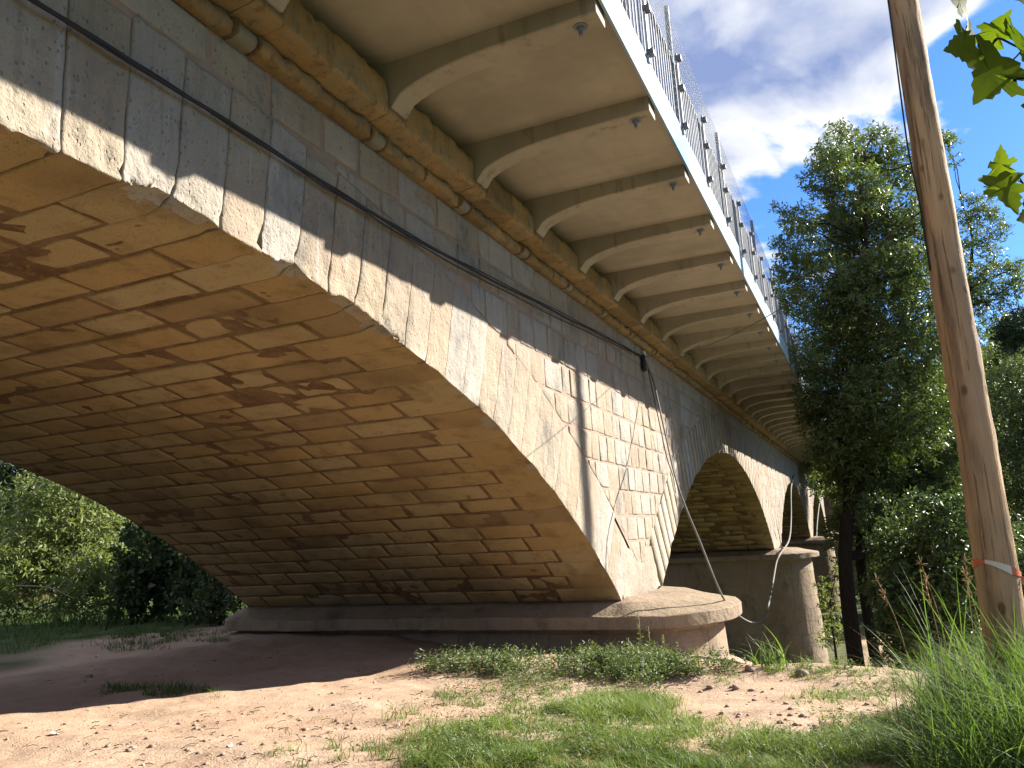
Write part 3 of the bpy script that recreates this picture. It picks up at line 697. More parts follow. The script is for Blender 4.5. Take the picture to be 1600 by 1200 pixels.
tag(mm.build('pole_cable', BLACK), 'thin black cable running up the left side of the wooden pole', 'cable')
def mat_tape():
    n = NT('barrier_tape_print'); w = n.n('ShaderNodeTexWave', wave_type='BANDS'); n.l(n.mapping((1, 1, 0.6), (0.05, 0, 0)), w.inputs[0]); w.inputs['Scale'].default_value = 1.6
    c = n.mix(n.ramp(w.outputs[0], 0.47, 0.53), (0.78, 0.75, 0.70), (0.72, 0.17, 0.06)); return n.bsdf(c, 0.5, spec=0.4)
TAPE = mat_tape()
mm = MB(); n = 40; th = np.linspace(-0.2, 2*np.pi-.2, n); ph = math.atan2(RT[1], RT[0])
zc = 1.02+0.052*np.cos(th-ph-math.pi-.3); r = 0.122
V = []
for i in range(n):
    for dzz in (-0.020+0.012*math.sin(th[i]*3), 0.016): V.append([PX+r*math.cos(th[i]), PY+r*math.sin(th[i]), pz+zc[i]+dzz])
mm.add(V, gridfaces(n, 2))
tp = [[PX+RT[0]*.105-FW[0]*.08, PY+RT[1]*.105-FW[1]*.08, pz+.98], [PX+RT[0]*.13-FW[0]*.10, PY+RT[1]*.13-FW[1]*.10, pz+.84], [PX+RT[0]*.155-FW[0]*.09, PY+RT[1]*.155-FW[1]*.09, pz+.66], [PX+RT[0]*.19-FW[0]*.08, PY+RT[1]*.19-FW[1]*.08, pz+.50]]
tp = spline(tp, 8); V = []
for i, p in enumerate(tp):
    w = 0.016*(1+.4*math.sin(i*.7)); V += [list(p-RT*w), list(p+RT*w+FW*0.01*math.sin(i))]
mm.add(V, gridfaces(len(tp), 2))
BTAG = mm
q0 = np.array([23.4, -12.0]); qz = gz(*q0)
pole2 = empty('utility_pole', (q0[0], q0[1], qz)); tag(pole2, 'slim dark utility pole far to the right, whose shadow stripes the sunlit bridge wall', 'utility pole')
mm = MB(); zz2 = np.linspace(-.4, 20.5, 40); v, q, t = tube(np.stack([np.full(40, q0[0]), np.full(40, q0[1]), qz+zz2], 1), .20-.0035*zz2, 14); mm.add(v, q, t); under(mm.build('shaft', POLEM), pole2)
mm = BTAG
tag(mm.build('barrier_tape', TAPE, None, True), 'orange and white barrier tape tied round the wooden pole near its foot', 'barrier tape')

# ------------------------------------------------------------------ cables and boards
AN = np.array([15.33, -0.06, 5.02])
mm = MB()
for k, (dy, dzz, r) in enumerate(((0, 0, .014), (.004, -.022, .007), (-.006, .009, .007))):
    pts = spline([[-6, -.07, 4.62], [0.5, -.07, 4.60], [2.45, -.075, 4.565], [3.92, -.075, 4.555], [5.27, -.08, 4.53+dzz*.6], [6.96, -.085, 4.55+dzz*1.5], [10.5, -.09, 4.74+dzz*3], [13.2, -.08, 4.90+dzz*1.5], AN], 10)
    pts[:, 1] += dy; pts[:, 2] += dzz*.5+0.006*np.sin(np.arange(len(pts))*0.9+k*2); v, q, t = tube(pts, r, 6); mm.add(v, q, t)
tag(mm.build('wall_cable', BLACK), 'thick black cable slung along the upper bridge wall above the big arch', 'cable')
anc = empty('cable_anchor', AN); tag(anc, 'black cable clamp fixed to the wall just under the cornice', 'cable clamp')
mm = MB(); P, N, q = rbox((AN[0]-.07, -.12, AN[2]-.30), (AN[0]+.07, -.035, AN[2]+.04), (3, 3, 4), .03); mm.add(P, q); under(mm.build('clamp_body', BLACK), anc)
mm = MB(); mm.add(*boxv(AN[0]+.10, AN[0]+.26, -.075, -.03, AN[2]-.02, AN[2]+.15)); under(mm.build('junction_box', PAPER, None, False), anc)
mm = MB()
def hpt(x, y, Y): return on_axis(x, y, 1, Y)
hang = [AN+np.array([0, -.06, -.1]), hpt(1022, 600, -.25), hpt(1040, 680, -.6), hpt(1060, 762, -1.0), hpt(1095, 850, -1.25), hpt(1128, 930, -1.45), at_depth(1152, 960, 16.0), at_depth(1178, 973, 19), at_depth(1196, 962, 22), at_depth(1206, 920, 26), at_depth(1213, 880, 29.5), hpt(1219, 866, -.5), hpt(1233, 843, -.4), hpt(1236, 810, -.2), hpt(1236, 764, -.12), hpt(1241, 742, -.08)]
v, q, t = tube(spline(hang, 8), np.interp(np.linspace(0, 1, (len(hang)-1)*8+1), [0, .4, .6, 1], [.016, .018, .03, .042]), 7); mm.add(v, q, t)
tag(mm.build('hanging_cable', ROPE), 'slack grey cable hanging from the wall clamp across the second arch to the next pier', 'cable')
mm = MB(); pts = spline([AN+np.array([0.05, -.08, -.25]), hpt(1030, 660, -.16), hpt(1042, 715, -.16), hpt(1052, 745, -.17), hpt(1056, 770, -.3)], 8); v, q, t = tube(pts, .011, 6); mm.add(v, q, t)  # thin black tube just off the wall, left of the hanging cable
tag(mm.build('drop_line', BLACK), 'thin black line dropping from the clamp beside the grey hanging cable', 'wire')
mm = MB()
pts = spline([hpt(1271, 850, -.15)+np.array([4, 0, .3]), hpt(1277, 815, -.12), hpt(1281, 780, -.1)], 8); v, q, t = tube(pts, .05, 6); mm.add(v, q, t)
tag(mm.build('far_cable', ROPE), 'pale cable hanging down in front of the farthest narrow arch', 'cable')
mm = MB(); v, q, t = tube(catenary(AN+np.array([0, -.05, 0]), [PX-.06, PY+.10, pz+3.30], 0.30, 50), .005, 5); mm.add(v, q, t)
tag(mm.build('stay_wire', BLACK), 'thin wire stretched from the wall clamp across to the wooden pole', 'wire')
def board(p0, p1, w, h, label):
    o = empty('timber_board', p0)
    d = np.array(p1)-np.array(p0); L = np.linalg.norm(d); d /= L; s = np.cross(d, [0, 0, 1]); s /= np.linalg.norm(s); u = np.cross(s, d)
    P, N, q = rbox((0, -w/2, -h/2), (L, w/2, h/2), (4, 2, 2), .006); W = np.array(p0)+P[:, :1]*d+P[:, 1:2]*s+P[:, 2:]*u
    mm = MB(); mm.add(W, q); ob = mm.build('timber_board', BOARD, None, False); bpy.data.objects.remove(o); tag(ob, label, 'board'); return ob
board([7.85, .2, 5.845], [7.75, -.62, 5.86], .14, .05, 'short timber board lodged on the cornice between the third and fourth brackets')
board([18.9, .2, 5.845], [18.8, -.60, 5.86], .14, .05, 'small timber offcut lodged far along the cornice')

# ------------------------------------------------------------------ plants
def leaf_quads(C, D, N, L, Wd, tone, fold=0.25):
    """two-triangle folded leaves: C base points, D directions, N normals, L lengths, Wd widths"""
    S = np.cross(D, N); S /= np.linalg.norm(S, axis=1)[:, None]+1e-9
    L = L[:, None]; Wd = Wd[:, None]
    b = C; tpt = C+D*L; l = C+D*L*0.45+S*Wd*0.5+N*Wd*fold; r = C+D*L*0.45-S*Wd*0.5+N*Wd*fold
    V = np.stack([b, l, tpt, r], 1).reshape(-1, 3); k = np.arange(len(C))*4
    tr = np.concatenate([np.stack([k, k+2, k+1], 1), np.stack([k, k+3, k+2], 1)])
    return V, tr, np.repeat(tone, 4)
def unit(v): return v/(np.linalg.norm(v, axis=-1, keepdims=True)+1e-9)
DENS = 3.6
def foliage(m, clumps, n_per_m3, L, Wd, sprig=7, droop=0.25, maxn=60000):
    """clumps: list of (center, radius) ; leaves sit in little sprigs, denser on the outside of each clump"""
    for c, r in clumps:
        c = np.array(c, float); ns = int(n_per_m3*r**2.2*3.0*DENS/sprig)+4
        d = unit(rng.normal(size=(ns, 3))); rad = r*np.clip(rng.uniform(0.25, 1.0, ns)**0.55+rng.normal(0, .08, ns), 0, 1.25)
        d[:, 2] *= 0.9; base = c+d*rad[:, None]; base += 0.16*r*np.stack([fbm(base, 1.5/r, 2, s) for s in (1, 2, 3)], 1)
        out = unit(d+rng.normal(0, .45, (ns, 3))+np.array([0, 0, .15]))
        tone0 = np.clip(0.45+0.28*rng.normal(size=ns)+0.10*d[:, 2], 0, 1)
        # leaflets along each sprig
        ss = np.repeat(np.arange(ns), sprig); k = np.tile(np.arange(sprig), ns)/sprig
        ax = out[ss]; sidev = unit(np.cross(ax, rng.normal(size=(len(ss), 3)))); 
        C = base[ss]+ax*(k*L*1.5)[:, None]
        D = unit(ax*0.55+sidev*0.9+np.array([0, 0, -droop])+rng.normal(0, .22, (len(ss), 3)))
        N = unit(np.cross(D, unit(rng.normal(size=(len(ss), 3))+np.array([0, 0, .6]))) ); N = unit(N+np.array([0, -.25, .8])*rng.uniform(0, 1, (len(ss), 1)))
        sc = rng.uniform(.7, 1.25, len(ss)); V, tr, tn = leaf_quads(C, D, N, L*sc, Wd*sc, np.clip(tone0[ss]+rng.normal(0, .10, len(ss)), 0, 1)); m.add(V, tris=tr, tone=tn)
def limb(m, a, b, r0, r1, n=7, wob=0.12):
    a = np.array(a, float); b = np.array(b, float); t = np.linspace(0, 1, n)[:, None]; L = np.linalg.norm(b-a)
    p = a+(b-a)*t; w = rng.normal(0, wob*L*.25, (n, 3))*np.sin(np.pi*t); p = p+w; p[:, 2] += (0.08*L*np.sin(np.pi*t))[:, 0]*np.sign(.5-rng.uniform())
    v, q, tt = tube(p, np.linspace(r0, r1, n), 7); m.add(v, q, tt); return p
def tree(name, label, cat, foot, trunk_pts, r0, clumps, leafmat, dens, L, Wd, group=None, sprig=7, bark=BARK, droop=.25):
    root = empty(name, foot); tag(root, label, cat, group)
    tm = MB(); tp = spline([foot]+trunk_pts, 6); rr = np.linspace(r0, r0*.25, len(tp)); v, q, t = tube(tp, rr, 9); tm.add(v, q, t)
    for c, r in clumps:
        c = np.array(c, float); d = np.linalg.norm(tp-c, axis=1)+np.maximum(0, tp[:, 2]-c[2]+.2)*2; i = int(np.argmin(d))
        if np.linalg.norm(tp[i]-c) > .15: limb(tm, tp[i], c, max(.018, rr[i]*.45), .012)
        for _ in range(4): limb(tm, c, c+unit(rng.normal(size=3))*r*.95, .012, .004, 4)
    under(tm.build('trunk', bark), root)
    fm = MB(); foliage(fm, clumps, dens, L, Wd, sprig, droop); under(fm.build('crown', leafmat), root)
    return root
def px_clumps(lst, depth, jit, px2m=None):
    out = []
    for x, y, r in lst:
        t = depth+rng.uniform(-jit, jit); out.append((at_depth(x, y, t), r*t/FPX))
    return out

# big ash beside the walkway
T1 = [(1310, 232, 30), (1365, 236, 34), (1398, 252, 34), (1288, 280, 32), (1330, 300, 50), (1400, 318, 55), (1250, 342, 24), (1300, 370, 55), (1360, 380, 62), (1430, 372, 52), (1238, 418, 28), (1284, 448, 60), (1368, 462, 70), (1440, 450, 55),
      (1236, 350, 14), (1218, 330, 9), (1224, 442, 18), (1245, 475, 22), (1275, 515, 38), (1330, 540, 66), (1410, 545, 70), (1462, 520, 45), (1300, 600, 50), (1380, 630, 70), (1446, 620, 55), (1285, 660, 34), (1340, 700, 62), (1425, 712, 62), (1306, 728, 30), (1392, 770, 55), (1455, 790, 50), (1262, 612, 20), (1256, 558, 20), (1310, 205, 14), (1366, 208, 12), (1332, 226, 16), (1470, 225, 14), (1300, 250, 26), (1340, 260, 30), (1310, 690, 40), (1360, 740, 50), (1420, 760, 55), (1340, 660, 50), (1400, 820, 45), (1450, 850, 45), (1290, 640, 30), (1280, 700, 22), (1330, 620, 50), (1475, 690, 45), (1475, 610, 45), (1330, 800, 26), (1300, 560, 50), (1400, 680, 60), (1380, 560, 60), (1330, 470, 50), (1400, 420, 50), (1350, 330, 40), (1272, 640, 24), (1288, 755, 22), (1312, 825, 24), (1372, 850, 34), (1228, 385, 20), (1222, 470, 16), (1420, 850, 40), (1460, 740, 50)]
f1 = np.array([24.3, -3.05, gz(24.3, -3.05)-.1])
tree('ash_tree', 'tall dense ash tree growing beside the walkway, its lower trunk dark in shade', 'tree', f1, [at_depth(1322, 900, 22.6), at_depth(1330, 760, 22.9), at_depth(1345, 600, 23.2), at_depth(1352, 420, 23.6), at_depth(1345, 280, 24)], .24,
     px_clumps(T1, 23.5, 1.7), ASH, 360, .14, .041)
f1b = np.array([24.9, -3.6, gz(24.9, -3.6)-.1])
tree('ash_tree', 'slim second ash stem close to the tall one, carrying small leafy tufts', 'tree', f1b, [at_depth(1345, 880, 23.4), at_depth(1362, 780, 23.9), at_depth(1400, 690, 24.2), at_depth(1430, 600, 24.6)], .17,
     px_clumps([(1300, 690, 20), (1318, 760, 24), (1345, 790, 30), (1430, 590, 30), (1400, 660, 34)], 24.2, .7), ASH, 300, .14, .041)
# trees behind the pole
T2 = [(1512, 330, 26), (1538, 352, 32), (1520, 405, 42), (1560, 432, 28), (1590, 420, 18), (1500, 470, 40), (1548, 300, 10), (1535, 470, 34), (1575, 460, 18), (1610, 440, 20), (1505, 540, 44), (1520, 620, 40), (1490, 250, 9), (1480, 224, 14), (1530, 680, 44)]
f2 = np.array([31, -8.4, gz(31, -8.4)-.1])
tree('ash_tree', 'loose crowned ash tree seen just behind the wooden pole', 'tree', f2, [at_depth(1520, 860, 29.5), at_depth(1515, 700, 29.8), at_depth(1512, 500, 30), at_depth(1520, 380, 30.1)], .22, px_clumps(T2, 30, 1.4), ASH, 220, .15, .044)
T3 = [(1570, 600, 50), (1615, 590, 45), (1590, 660, 55), (1640, 660, 60), (1560, 720, 55), (1610, 740, 60), (1580, 800, 60), (1640, 800, 60), (1550, 850, 45), (1600, 870, 50), (1680, 700, 60), (1690, 620, 40)]
f3 = np.array([27, -10.0, gz(27, -10.)-.1])
tree('leafy_tree', 'dark green tree to the right of the wooden pole', 'tree', f3, [at_depth(1625, 900, 26), at_depth(1620, 760, 26), at_depth(1610, 640, 26)], .2, px_clumps(T3, 26, 1.5), ASH2, 300, .125, .04)
# under-storey shrubs below the ash
def shrub(name, label, lst, depth, jit, mat, dens, L, W, group=None, cat='shrub', sprig=7):
    cl = px_clumps(lst, depth, jit); c = np.mean([q[0] for q in cl], 0); f = np.array([c[0], c[1], gz(c[0], c[1])-.1])
    hi = max(cl, key=lambda q: q[0][2])[0]
    return tree(name, label, cat, f, [f*.5+c*.5, c, c*.4+hi*.6], .06, cl, mat, dens, L, W, group, sprig)
shrub('broad_leaved_shrub', 'dark shrub with broad glossy leaves left of the wooden pole', [(1420, 850, 46), (1470, 830, 44), (1500, 870, 44), (1450, 900, 50), (1400, 920, 44), (1500, 930, 46), (1430, 960, 40), (1490, 980, 40), (1445, 800, 36), (1500, 800, 34)], 18.5, .9, IVY, 230, .13, .085, sprig=4)
shrub('dark_shrub', 'dense dark shrub under the tall ash tree, beside the river path', [(1390, 850, 38), (1375, 800, 34), (1410, 1000, 30), (1425, 1010, 30), (1440, 930, 46), (1395, 960, 24), (1400, 1020, 30), (1430, 980, 40), (1410, 890, 44), (1450, 1030, 34), (1405, 1050, 30), (1435, 1050, 34), (1390, 990, 26), (1470, 1050, 34), (1418, 960, 40)], 20.5, .8, ASH2, 330, .10, .045)
shrub('dark_shrub', 'shadowy shrub filling the gap behind the wooden pole foot', [(1530, 850, 50), (1560, 900, 55), (1600, 860, 55), (1540, 960, 55), (1600, 960, 55), (1560, 1010, 50), (1500, 1020, 40), (1640, 900, 60), (1640, 1000, 60)], 20, 1.2, ASH2, 260, .12, .05)
shrub('dark_shrub', 'far green shrub glimpsed between the ash trunks over the river bed', [(1400, 720, 50), (1470, 730, 60), (1350, 840, 50), (1440, 820, 60), (1520, 760, 60), (1350, 900, 40), (1380, 920, 30), (1300, 720, 50), (1400, 620, 60), (1480, 620, 60), (1340, 660, 50), (1430, 900, 50), (1480, 880, 70), (1340, 770, 40), (1560, 840, 70)], 50, 4, LIGHTG, 60, .26, .10)
shrub('sapling', 'thin grey green sapling in front of the third pier', [(1290, 920, 14), (1298, 950, 16), (1302, 985, 18), (1290, 1000, 14), (1306, 890, 9)], 30, .5, LIGHTG, 160, .14, .05, cat='sapling')
# far hill and its trees
for i, (x, y, r, d) in enumerate(((1580, 520, 34, 62), (1615, 510, 45, 64), (1560, 560, 30, 60), (1600, 570, 40, 60), (1650, 560, 50, 62))):
    c = at_depth(x, y, d); f = np.array([c[0], c[1], gz(c[0], c[1])-.2]); rr = r*d/FPX
    cl = [(c+np.array([rng.uniform(-.5, .5), rng.uniform(-.7, .7), rng.uniform(-.3, .3)])*rr, rr*.6) for _ in range(5)]
    tree('pine_tree', ['round dark pine on the far hillside', 'second dark pine on the hillside at the picture edge', 'low pine under the hillside pines', 'broad pine below the skyline on the hill', 'outermost hillside pine by the right edge'][i], 'tree', f, [f*.5+c*.5, c], .3, cl, PINE, 60, .25, .10, 'pines on the far hillside')
# trees beyond the arch on the left
LB = [('leafy_tree', 'bright yellow green tree filling the view through the big arch', [(60, 830, 55), (110, 800, 55), (150, 840, 50), (90, 880, 55), (30, 880, 50), (170, 890, 40), (130, 900, 40), (60, 770, 40), (130, 760, 35), (20, 920, 36), (80, 925, 36), (140, 930, 34), (190, 925, 30), (-30, 925, 36), (30, 945, 26), (110, 948, 26), (170, 950, 24)], 20.5, LIGHTG, 170, .17, .055),
      ('leafy_tree', 'shady green tree at the far left beyond the arch', [(0, 760, 40), (20, 720, 45), (-30, 800, 60), (-20, 860, 50), (70, 715, 40), (-60, 740, 60)], 31, ASH2, 150, .18, .06),
      ('leafy_tree', 'tall green tree behind the bright one beyond the arch', [(180, 790, 50), (230, 820, 50), (200, 740, 60), (150, 700, 60), (260, 780, 50), (100, 690, 50), (290, 840, 50), (230, 700, 60)], 34, LIGHTG, 130, .19, .06),
      ('broad_leaved_shrub', 'blue green broad leaved shrub close to the rear end of the near pier', [(225, 870, 36), (260, 900, 40), (300, 930, 36), (210, 910, 30), (330, 900, 34), (290, 880, 34), (240, 935, 26), (280, 945, 26), (200, 945, 24), (225, 830, 26), (240, 955, 22)], 19.5, IVY, 190, .17, .10),
      ('dark_shrub', 'dark low shrub tucked behind the rear end of the near pier', [(330, 935, 30), (355, 920, 30), (370, 890, 34), (345, 870, 30), (390, 930, 30), (320, 955, 20), (300, 955, 22), (345, 950, 24)], 18.5, ASH2, 260, .12, .05)]
for nm, lab, lst, d, mt, dn, L, W in LB: shrub(nm, lab, lst, d, 1.2, mt, dn, L, W, cat='tree' if 'tree' in nm else 'shrub')
wd = MB(); cl = []
for i in range(26):
    x = rng.uniform(2, 70); y = rng.uniform(36, 52); z = gz(x, y); 
    for h in (1.2, 3.0, 4.6): cl.append(((x+rng.uniform(-1, 1), y+rng.uniform(-1, 1), z+h), 2.0))
foliage(wd, cl, 26, .34, .15, 6); tag(wd.build('far_wood', ASH2), 'belt of far green woodland beyond the bridge', 'woodland', kind='stuff')
wd = MB(); cl = []
for i in range(34):
    x = rng.uniform(42, 75); y = -rng.uniform(10, 30) if i < 22 else -rng.uniform(12, 34); z = gz(x, y)
    for h in (1.0, 2.8, 4.4): cl.append(((x+rng.uniform(-1, 1), min(y+rng.uniform(-1, 1), -9.8), z+h), 1.7))
foliage(wd, cl, 30, .30, .13, 6); tag(wd.build('river_thicket', ASH), 'mass of green thicket along the far river bank', 'thicket', kind='stuff')

# ------------------------------------------------------------------ grass
def blades(m, X, Y, H, W, lean, tone, seg=3, base=None):
    n = len(X); Z = ground_z(X, Y)-0.01 if base is None else base
    a = rng.uniform(0, 2*np.pi, n); dx, dy = np.cos(a), np.sin(a); b = a+np.pi/2+rng.normal(0, .6, n)
    rows = []
    for k in range(seg+1):
        t = k/seg; off = lean*H*t**2; h = H*t*np.maximum(.25, 1-.33*lean*t); w = W*(1-t)**0.7*.5 if k < seg else W*0
        cx, cy, cz = X+dx*off, Y+dy*off, Z+h
        rows.append(np.stack([cx-np.cos(b)*w, cy-np.sin(b)*w, cz], 1)); rows.append(np.stack([cx+np.cos(b)*w, cy+np.sin(b)*w, cz], 1))
    V = np.stack(rows, 1).reshape(-1, 3); k0 = np.arange(n)*(2*(seg+1)); q = []
    for k in range(seg): q.append(np.stack([k0+2*k, k0+2*k+1, k0+2*k+3, k0+2*k+2], 1))
    m.add(V, np.concatenate(q), tone=np.repeat(tone, 2*(seg+1)))
def patch_points(ells, n, jag=0.5):
    """ells: (px x, px y, half width px, half height px, weight) ellipses seen in the view, sampled on the ground"""
    pts = []; w = np.array([e[2]*e[3]*e[4] for e in ells], float); w /= w.sum(); cnt = rng.multinomial(n, w)
    for e, c in zip(ells, cnt):
        a = rng.uniform(0, 2*np.pi, c); r = np.sqrt(rng.uniform(0, 1, c))*(1+.25*np.sin(a*5+e[0]))
        x = e[0]+e[2]*r*np.cos(a); y = e[1]+e[3]*r*np.sin(a)
        d = FW+RT*((x-800)/FPX)[:, None]-UP*((y-600)/FPX)[:, None]
        z0 = np.zeros(c)
        for _ in range(5):
            t = (z0-CAM[2])/d[:, 2]; P = CAM+d*t[:, None]; z0 = np.clip(ground_z(P[:, 0], P[:, 1]), -.6, .5)
        pts.append(P[:, :2])
    P = np.concatenate(pts); k = fbm(np.c_[P, P[:, 0]*0], 2.2, 3, 12); P = P[k+rng.normal(0, .28, len(k)) > -jag]
    return P[:, 0], P[:, 1]
gm = MB()
lawn = [(820, 1165, 150, 45, 1.2), (700, 1190, 90, 25, .6), (1000, 1160, 140, 30, 1.1), (1160, 1160, 150, 26, 1.0), (1330, 1150, 130, 35, 1.1), (1450, 1170, 110, 50, 1.2), (1250, 1190, 200, 25, 1), (960, 1105, 95, 22, 1.4), (640, 1130, 45, 22, .35), (720, 1092, 40, 16, .7), (820, 1085, 60, 25, .5), (1290, 1095, 60, 14, .5), (1370, 1080, 60, 18, .5), (1300, 1050, 130, 12, .5), (1120, 1062, 60, 10, .4), (560, 1150, 60, 20, .10), (500, 1185, 90, 20, .06), (900, 1195, 120, 20, 1), (1090, 1195, 120, 20, 1), (325, 1085, 38, 7, .35), (600, 1170, 60, 25, .25)]
def tufts(ells, nt, per, spread, jag):
    x, y = patch_points(ells, nt, jag); k = rng.integers(per//2, per*2, len(x)); i = np.repeat(np.arange(len(x)), k)
    s_ = spread*np.exp(rng.normal(0, .4, len(x)))[i]; return x[i]+rng.normal(0, 1, len(i))*s_, y[i]+rng.normal(0, 1, len(i))*s_
X, Y = tufts(lawn, 3900, 16, .035, .22); n = len(X)
blades(gm, X, Y, rng.uniform(.035, .14, n)*(1+.6*fbm(np.c_[X, Y, X*0], 1.8, 3, 8)), rng.uniform(.004, .0085, n), rng.uniform(.3, 2.0, n), np.clip(rng.normal(.5, .25, n)+.3*fbm(np.c_[X, Y, X*0], 1.1, 2, 5), 0, 1))
X, Y = tufts([(965, 1112, 82, 17, 1)], 330, 16, .045, .9); n = len(X); blades(gm, X, Y, rng.uniform(.08, .23, n), rng.uniform(.004, .008, n), rng.uniform(.4, 1.8, n), np.clip(rng.normal(.75, .2, n), 0, 1))
tag(gm.build('grass', GRASS), 'short green grass growing in patches on the sandy bank', 'grass', kind='stuff')
sm = MB(); X, Y = patch_points(lawn+[(600, 1150, 200, 50, .8)], 4200, .6); n = len(X)
blades(sm, X, Y, rng.uniform(.03, .12, n), rng.uniform(.003, .006, n), rng.uniform(.5, 1.4, n), rng.uniform(0, 1, n)); tag(sm.build('dry_grass', STRAW), 'dry straw coloured blades among the grass', 'dry grass', kind='stuff')
# leafy weeds along the plinth
wm = MB(); ell = [(860, 1048, 190, 14, 1), (980, 1040, 90, 18, 1.2), (760, 1045, 90, 10, .8), (700, 1048, 40, 8, .6), (830, 1085, 60, 18, .4), (1040, 1050, 50, 18, .8), (730, 1095, 50, 12, .4), (1110, 1045, 50, 12, .5), (1000, 1055, 90, 18, 1)]
X, Y = patch_points(ell+[(l[0], l[1], l[2], l[3], l[4]*.10) for l in lawn[:14]], 3600, .6); Z = ground_z(X, Y)
for x, y, z in zip(X, Y, Z):
    h = random.uniform(.05, .24)*(1 if y > -2.2 else .5); k = random.randint(6, 11); lean = rng.normal(0, .25, 2)
    t = np.linspace(.1, 1, k); C = np.stack([x+lean[0]*h*t, y+lean[1]*h*t, z+h*t], 1); D = unit(np.c_[rng.normal(size=(k, 2)), rng.uniform(.1, .8, k)]); N = unit(np.cross(D, rng.normal(size=(k, 3)))+np.array([0, 0, .8]))
    ls = .5+.5*float(sstep(np.array(x), 6.5, 9.0)); V, tr, tn = leaf_quads(C, D, N, ls*rng.uniform(.03, .075, k), ls*rng.uniform(.010, .020, k), np.clip(rng.normal(.5, .3, k), 0, 1)); wm.add(V, tris=tr, tone=tn)
tag(wm.build('weeds', WEED), 'low grey green leafy weeds growing along the foot of the pier', 'weeds', kind='stuff')
wm = MB()
for (px, py, h) in ((1004, 1035, .62), (1018, 1035, .45), (985, 1035, .3), (1040, 1032, .35)):
    p = on_ground(px, py); k = 26; t = np.linspace(.15, 1, k); C = p+np.stack([.04*np.sin(t*3), .02*t, h*t], 1); D = unit(np.c_[rng.normal(size=(k, 2)), np.full(k, .35)]); N = unit(np.cross(D, rng.normal(size=(k, 3)))+np.array([0, 0, .8]))
    V, tr, tn = leaf_quads(C, D, N, .08*(1.25-t), .022*(1.2-t*.5), rng.uniform(.4, 1, k)); wm.add(V, tris=tr, tone=tn); v, q, tt = tube(np.stack([p, p+np.array([.02, .01, h])]), .004, 4); wm.add(v, q, tt)
tag(wm.build('tall_weed', WEED), 'tall upright leafy weed standing in front of the pier ledge', 'weed', kind='stuff')
# tall grass on the right
tg = MB()
n = 9500; X = rng.uniform(4.2, 7.4, n); k_ = rng.uniform(0, 1, n)**.8; Y = -3.96-.06*(X-5)-1.25*k_+rng.normal(0, .07, n)
ok = ((X-PX)**2+(Y-PY)**2 > .13**2) & (fbm(np.c_[X, Y, X*0], 2.4, 2, 6) > -.5); X, Y, k_ = X[ok], Y[ok], k_[ok]; n = len(X)
hh = rng.uniform(.35, .92, n)*(.62+.45*k_)+rng.uniform(0, .42, n)*np.exp(-((X-5.2)**2+(Y+4.45)**2)/.35)*(1+.2*fbm(np.c_[X, Y, X*0], 2, 2, 3))
blades(tg, X, Y, hh, rng.uniform(.004, .015, n), rng.uniform(.1, 1.25, n), np.clip(rng.normal(.5, .28, n), 0, 1), 6)
for gx_, gy_, h, ln in ((5.3, -4.1, 1.05, .35), (5.6, -4.15, 1.15, .25), (5.9, -4.3, 1.2, .3), (5.2, -4.35, 1.1, .3), (6.3, -4.2, 1.1, .4), (5.0, -4.5, 1.0, .3), (6.0, -4.6, 1.2, .3)):
    x = np.full(6, gx_)+rng.normal(0, .06, 6); y = np.full(6, gy_)+rng.normal(0, .06, 6); blades(tg, x, y, h*rng.uniform(.8, 1.05, 6), np.full(6, .015), ln*rng.uniform(.5, 1.3, 6), rng.uniform(.3, 1, 6), 8)
dg = MB(); n = 520; X = rng.uniform(4.6, 7.0, n); Y = -3.9-1.2*rng.uniform(0, 1, n); blades(dg, X, Y, rng.uniform(.25, .85, n), rng.uniform(.003, .008, n), rng.uniform(.2, 1.5, n), rng.uniform(0, 1, n), 5)
tag(dg.build('dry_stalks', STRAW), 'dry straw coloured stalks mixed into the tall grass by the pole', 'dry grass', kind='stuff')
tag(tg.build('tall_grass', TALLG), 'tall rank green grass clump around the foot of the wooden pole', 'tall grass', kind='stuff')
sh = MB()
for gx_, gy_, h, lean in ((6.0, -3.98, 1.02, -.18), (5.9, -4.2, 1.12, -.12), (6.1, -4.35, 1.15, .03), (5.8, -4.15, .98, -.05), (6.4, -4.45, 1.05, -.08), (6.2, -4.55, 1.15, .08)):
    p = np.array([gx_, gy_, gz(gx_, gy_)])
    tip = p+RT*lean+np.array([0, 0, h]); st = spline([p, p+np.array([0, 0, h*.6])+RT*lean*.3, tip], 8); v, q, t = tube(st, .002, 4); sh.add(v, q, t)
    for k in range(26):
        u = rng.uniform(.78, 1); b = st[int(u*(len(st)-1))]; e = b+unit(rng.normal(size=3)*.6+RT*np.sign(lean)*.4+np.array([0, 0, .5]))*rng.uniform(.02, .06); v, q, t = tube(np.stack([b, (b+e)/2+.002, e]), [.001, .0025, .0007], 4); sh.add(v, q, t)
tag(sh.build('grass_seed_heads', STRAW), 'brown feathery seed heads rising above the tall grass', 'seed heads', kind='stuff')
# reed tufts beside the pier ledge
def reed(px, py, h, n, spread, label):
    p = on_ground(px, py); m = MB(); x = p[0]+rng.normal(0, spread, n); y = p[1]+rng.normal(0, spread, n)
    blades(m, x, y, rng.uniform(.5, 1, n)*h, rng.uniform(.014, .026, n), rng.uniform(.3, 1.3, n), rng.uniform(.3, 1, n), 7); tag(m.build('reed_clump', TALLG), label, 'reeds', 'reed clumps by the pier')
reed(1155, 1026, 1.1, 200, .15, 'larger arching reed clump growing under the round end of the pier ledge')
reed(1205, 1042, .55, 40, .10, 'small spiky reed clump on the bank edge before the second pier')
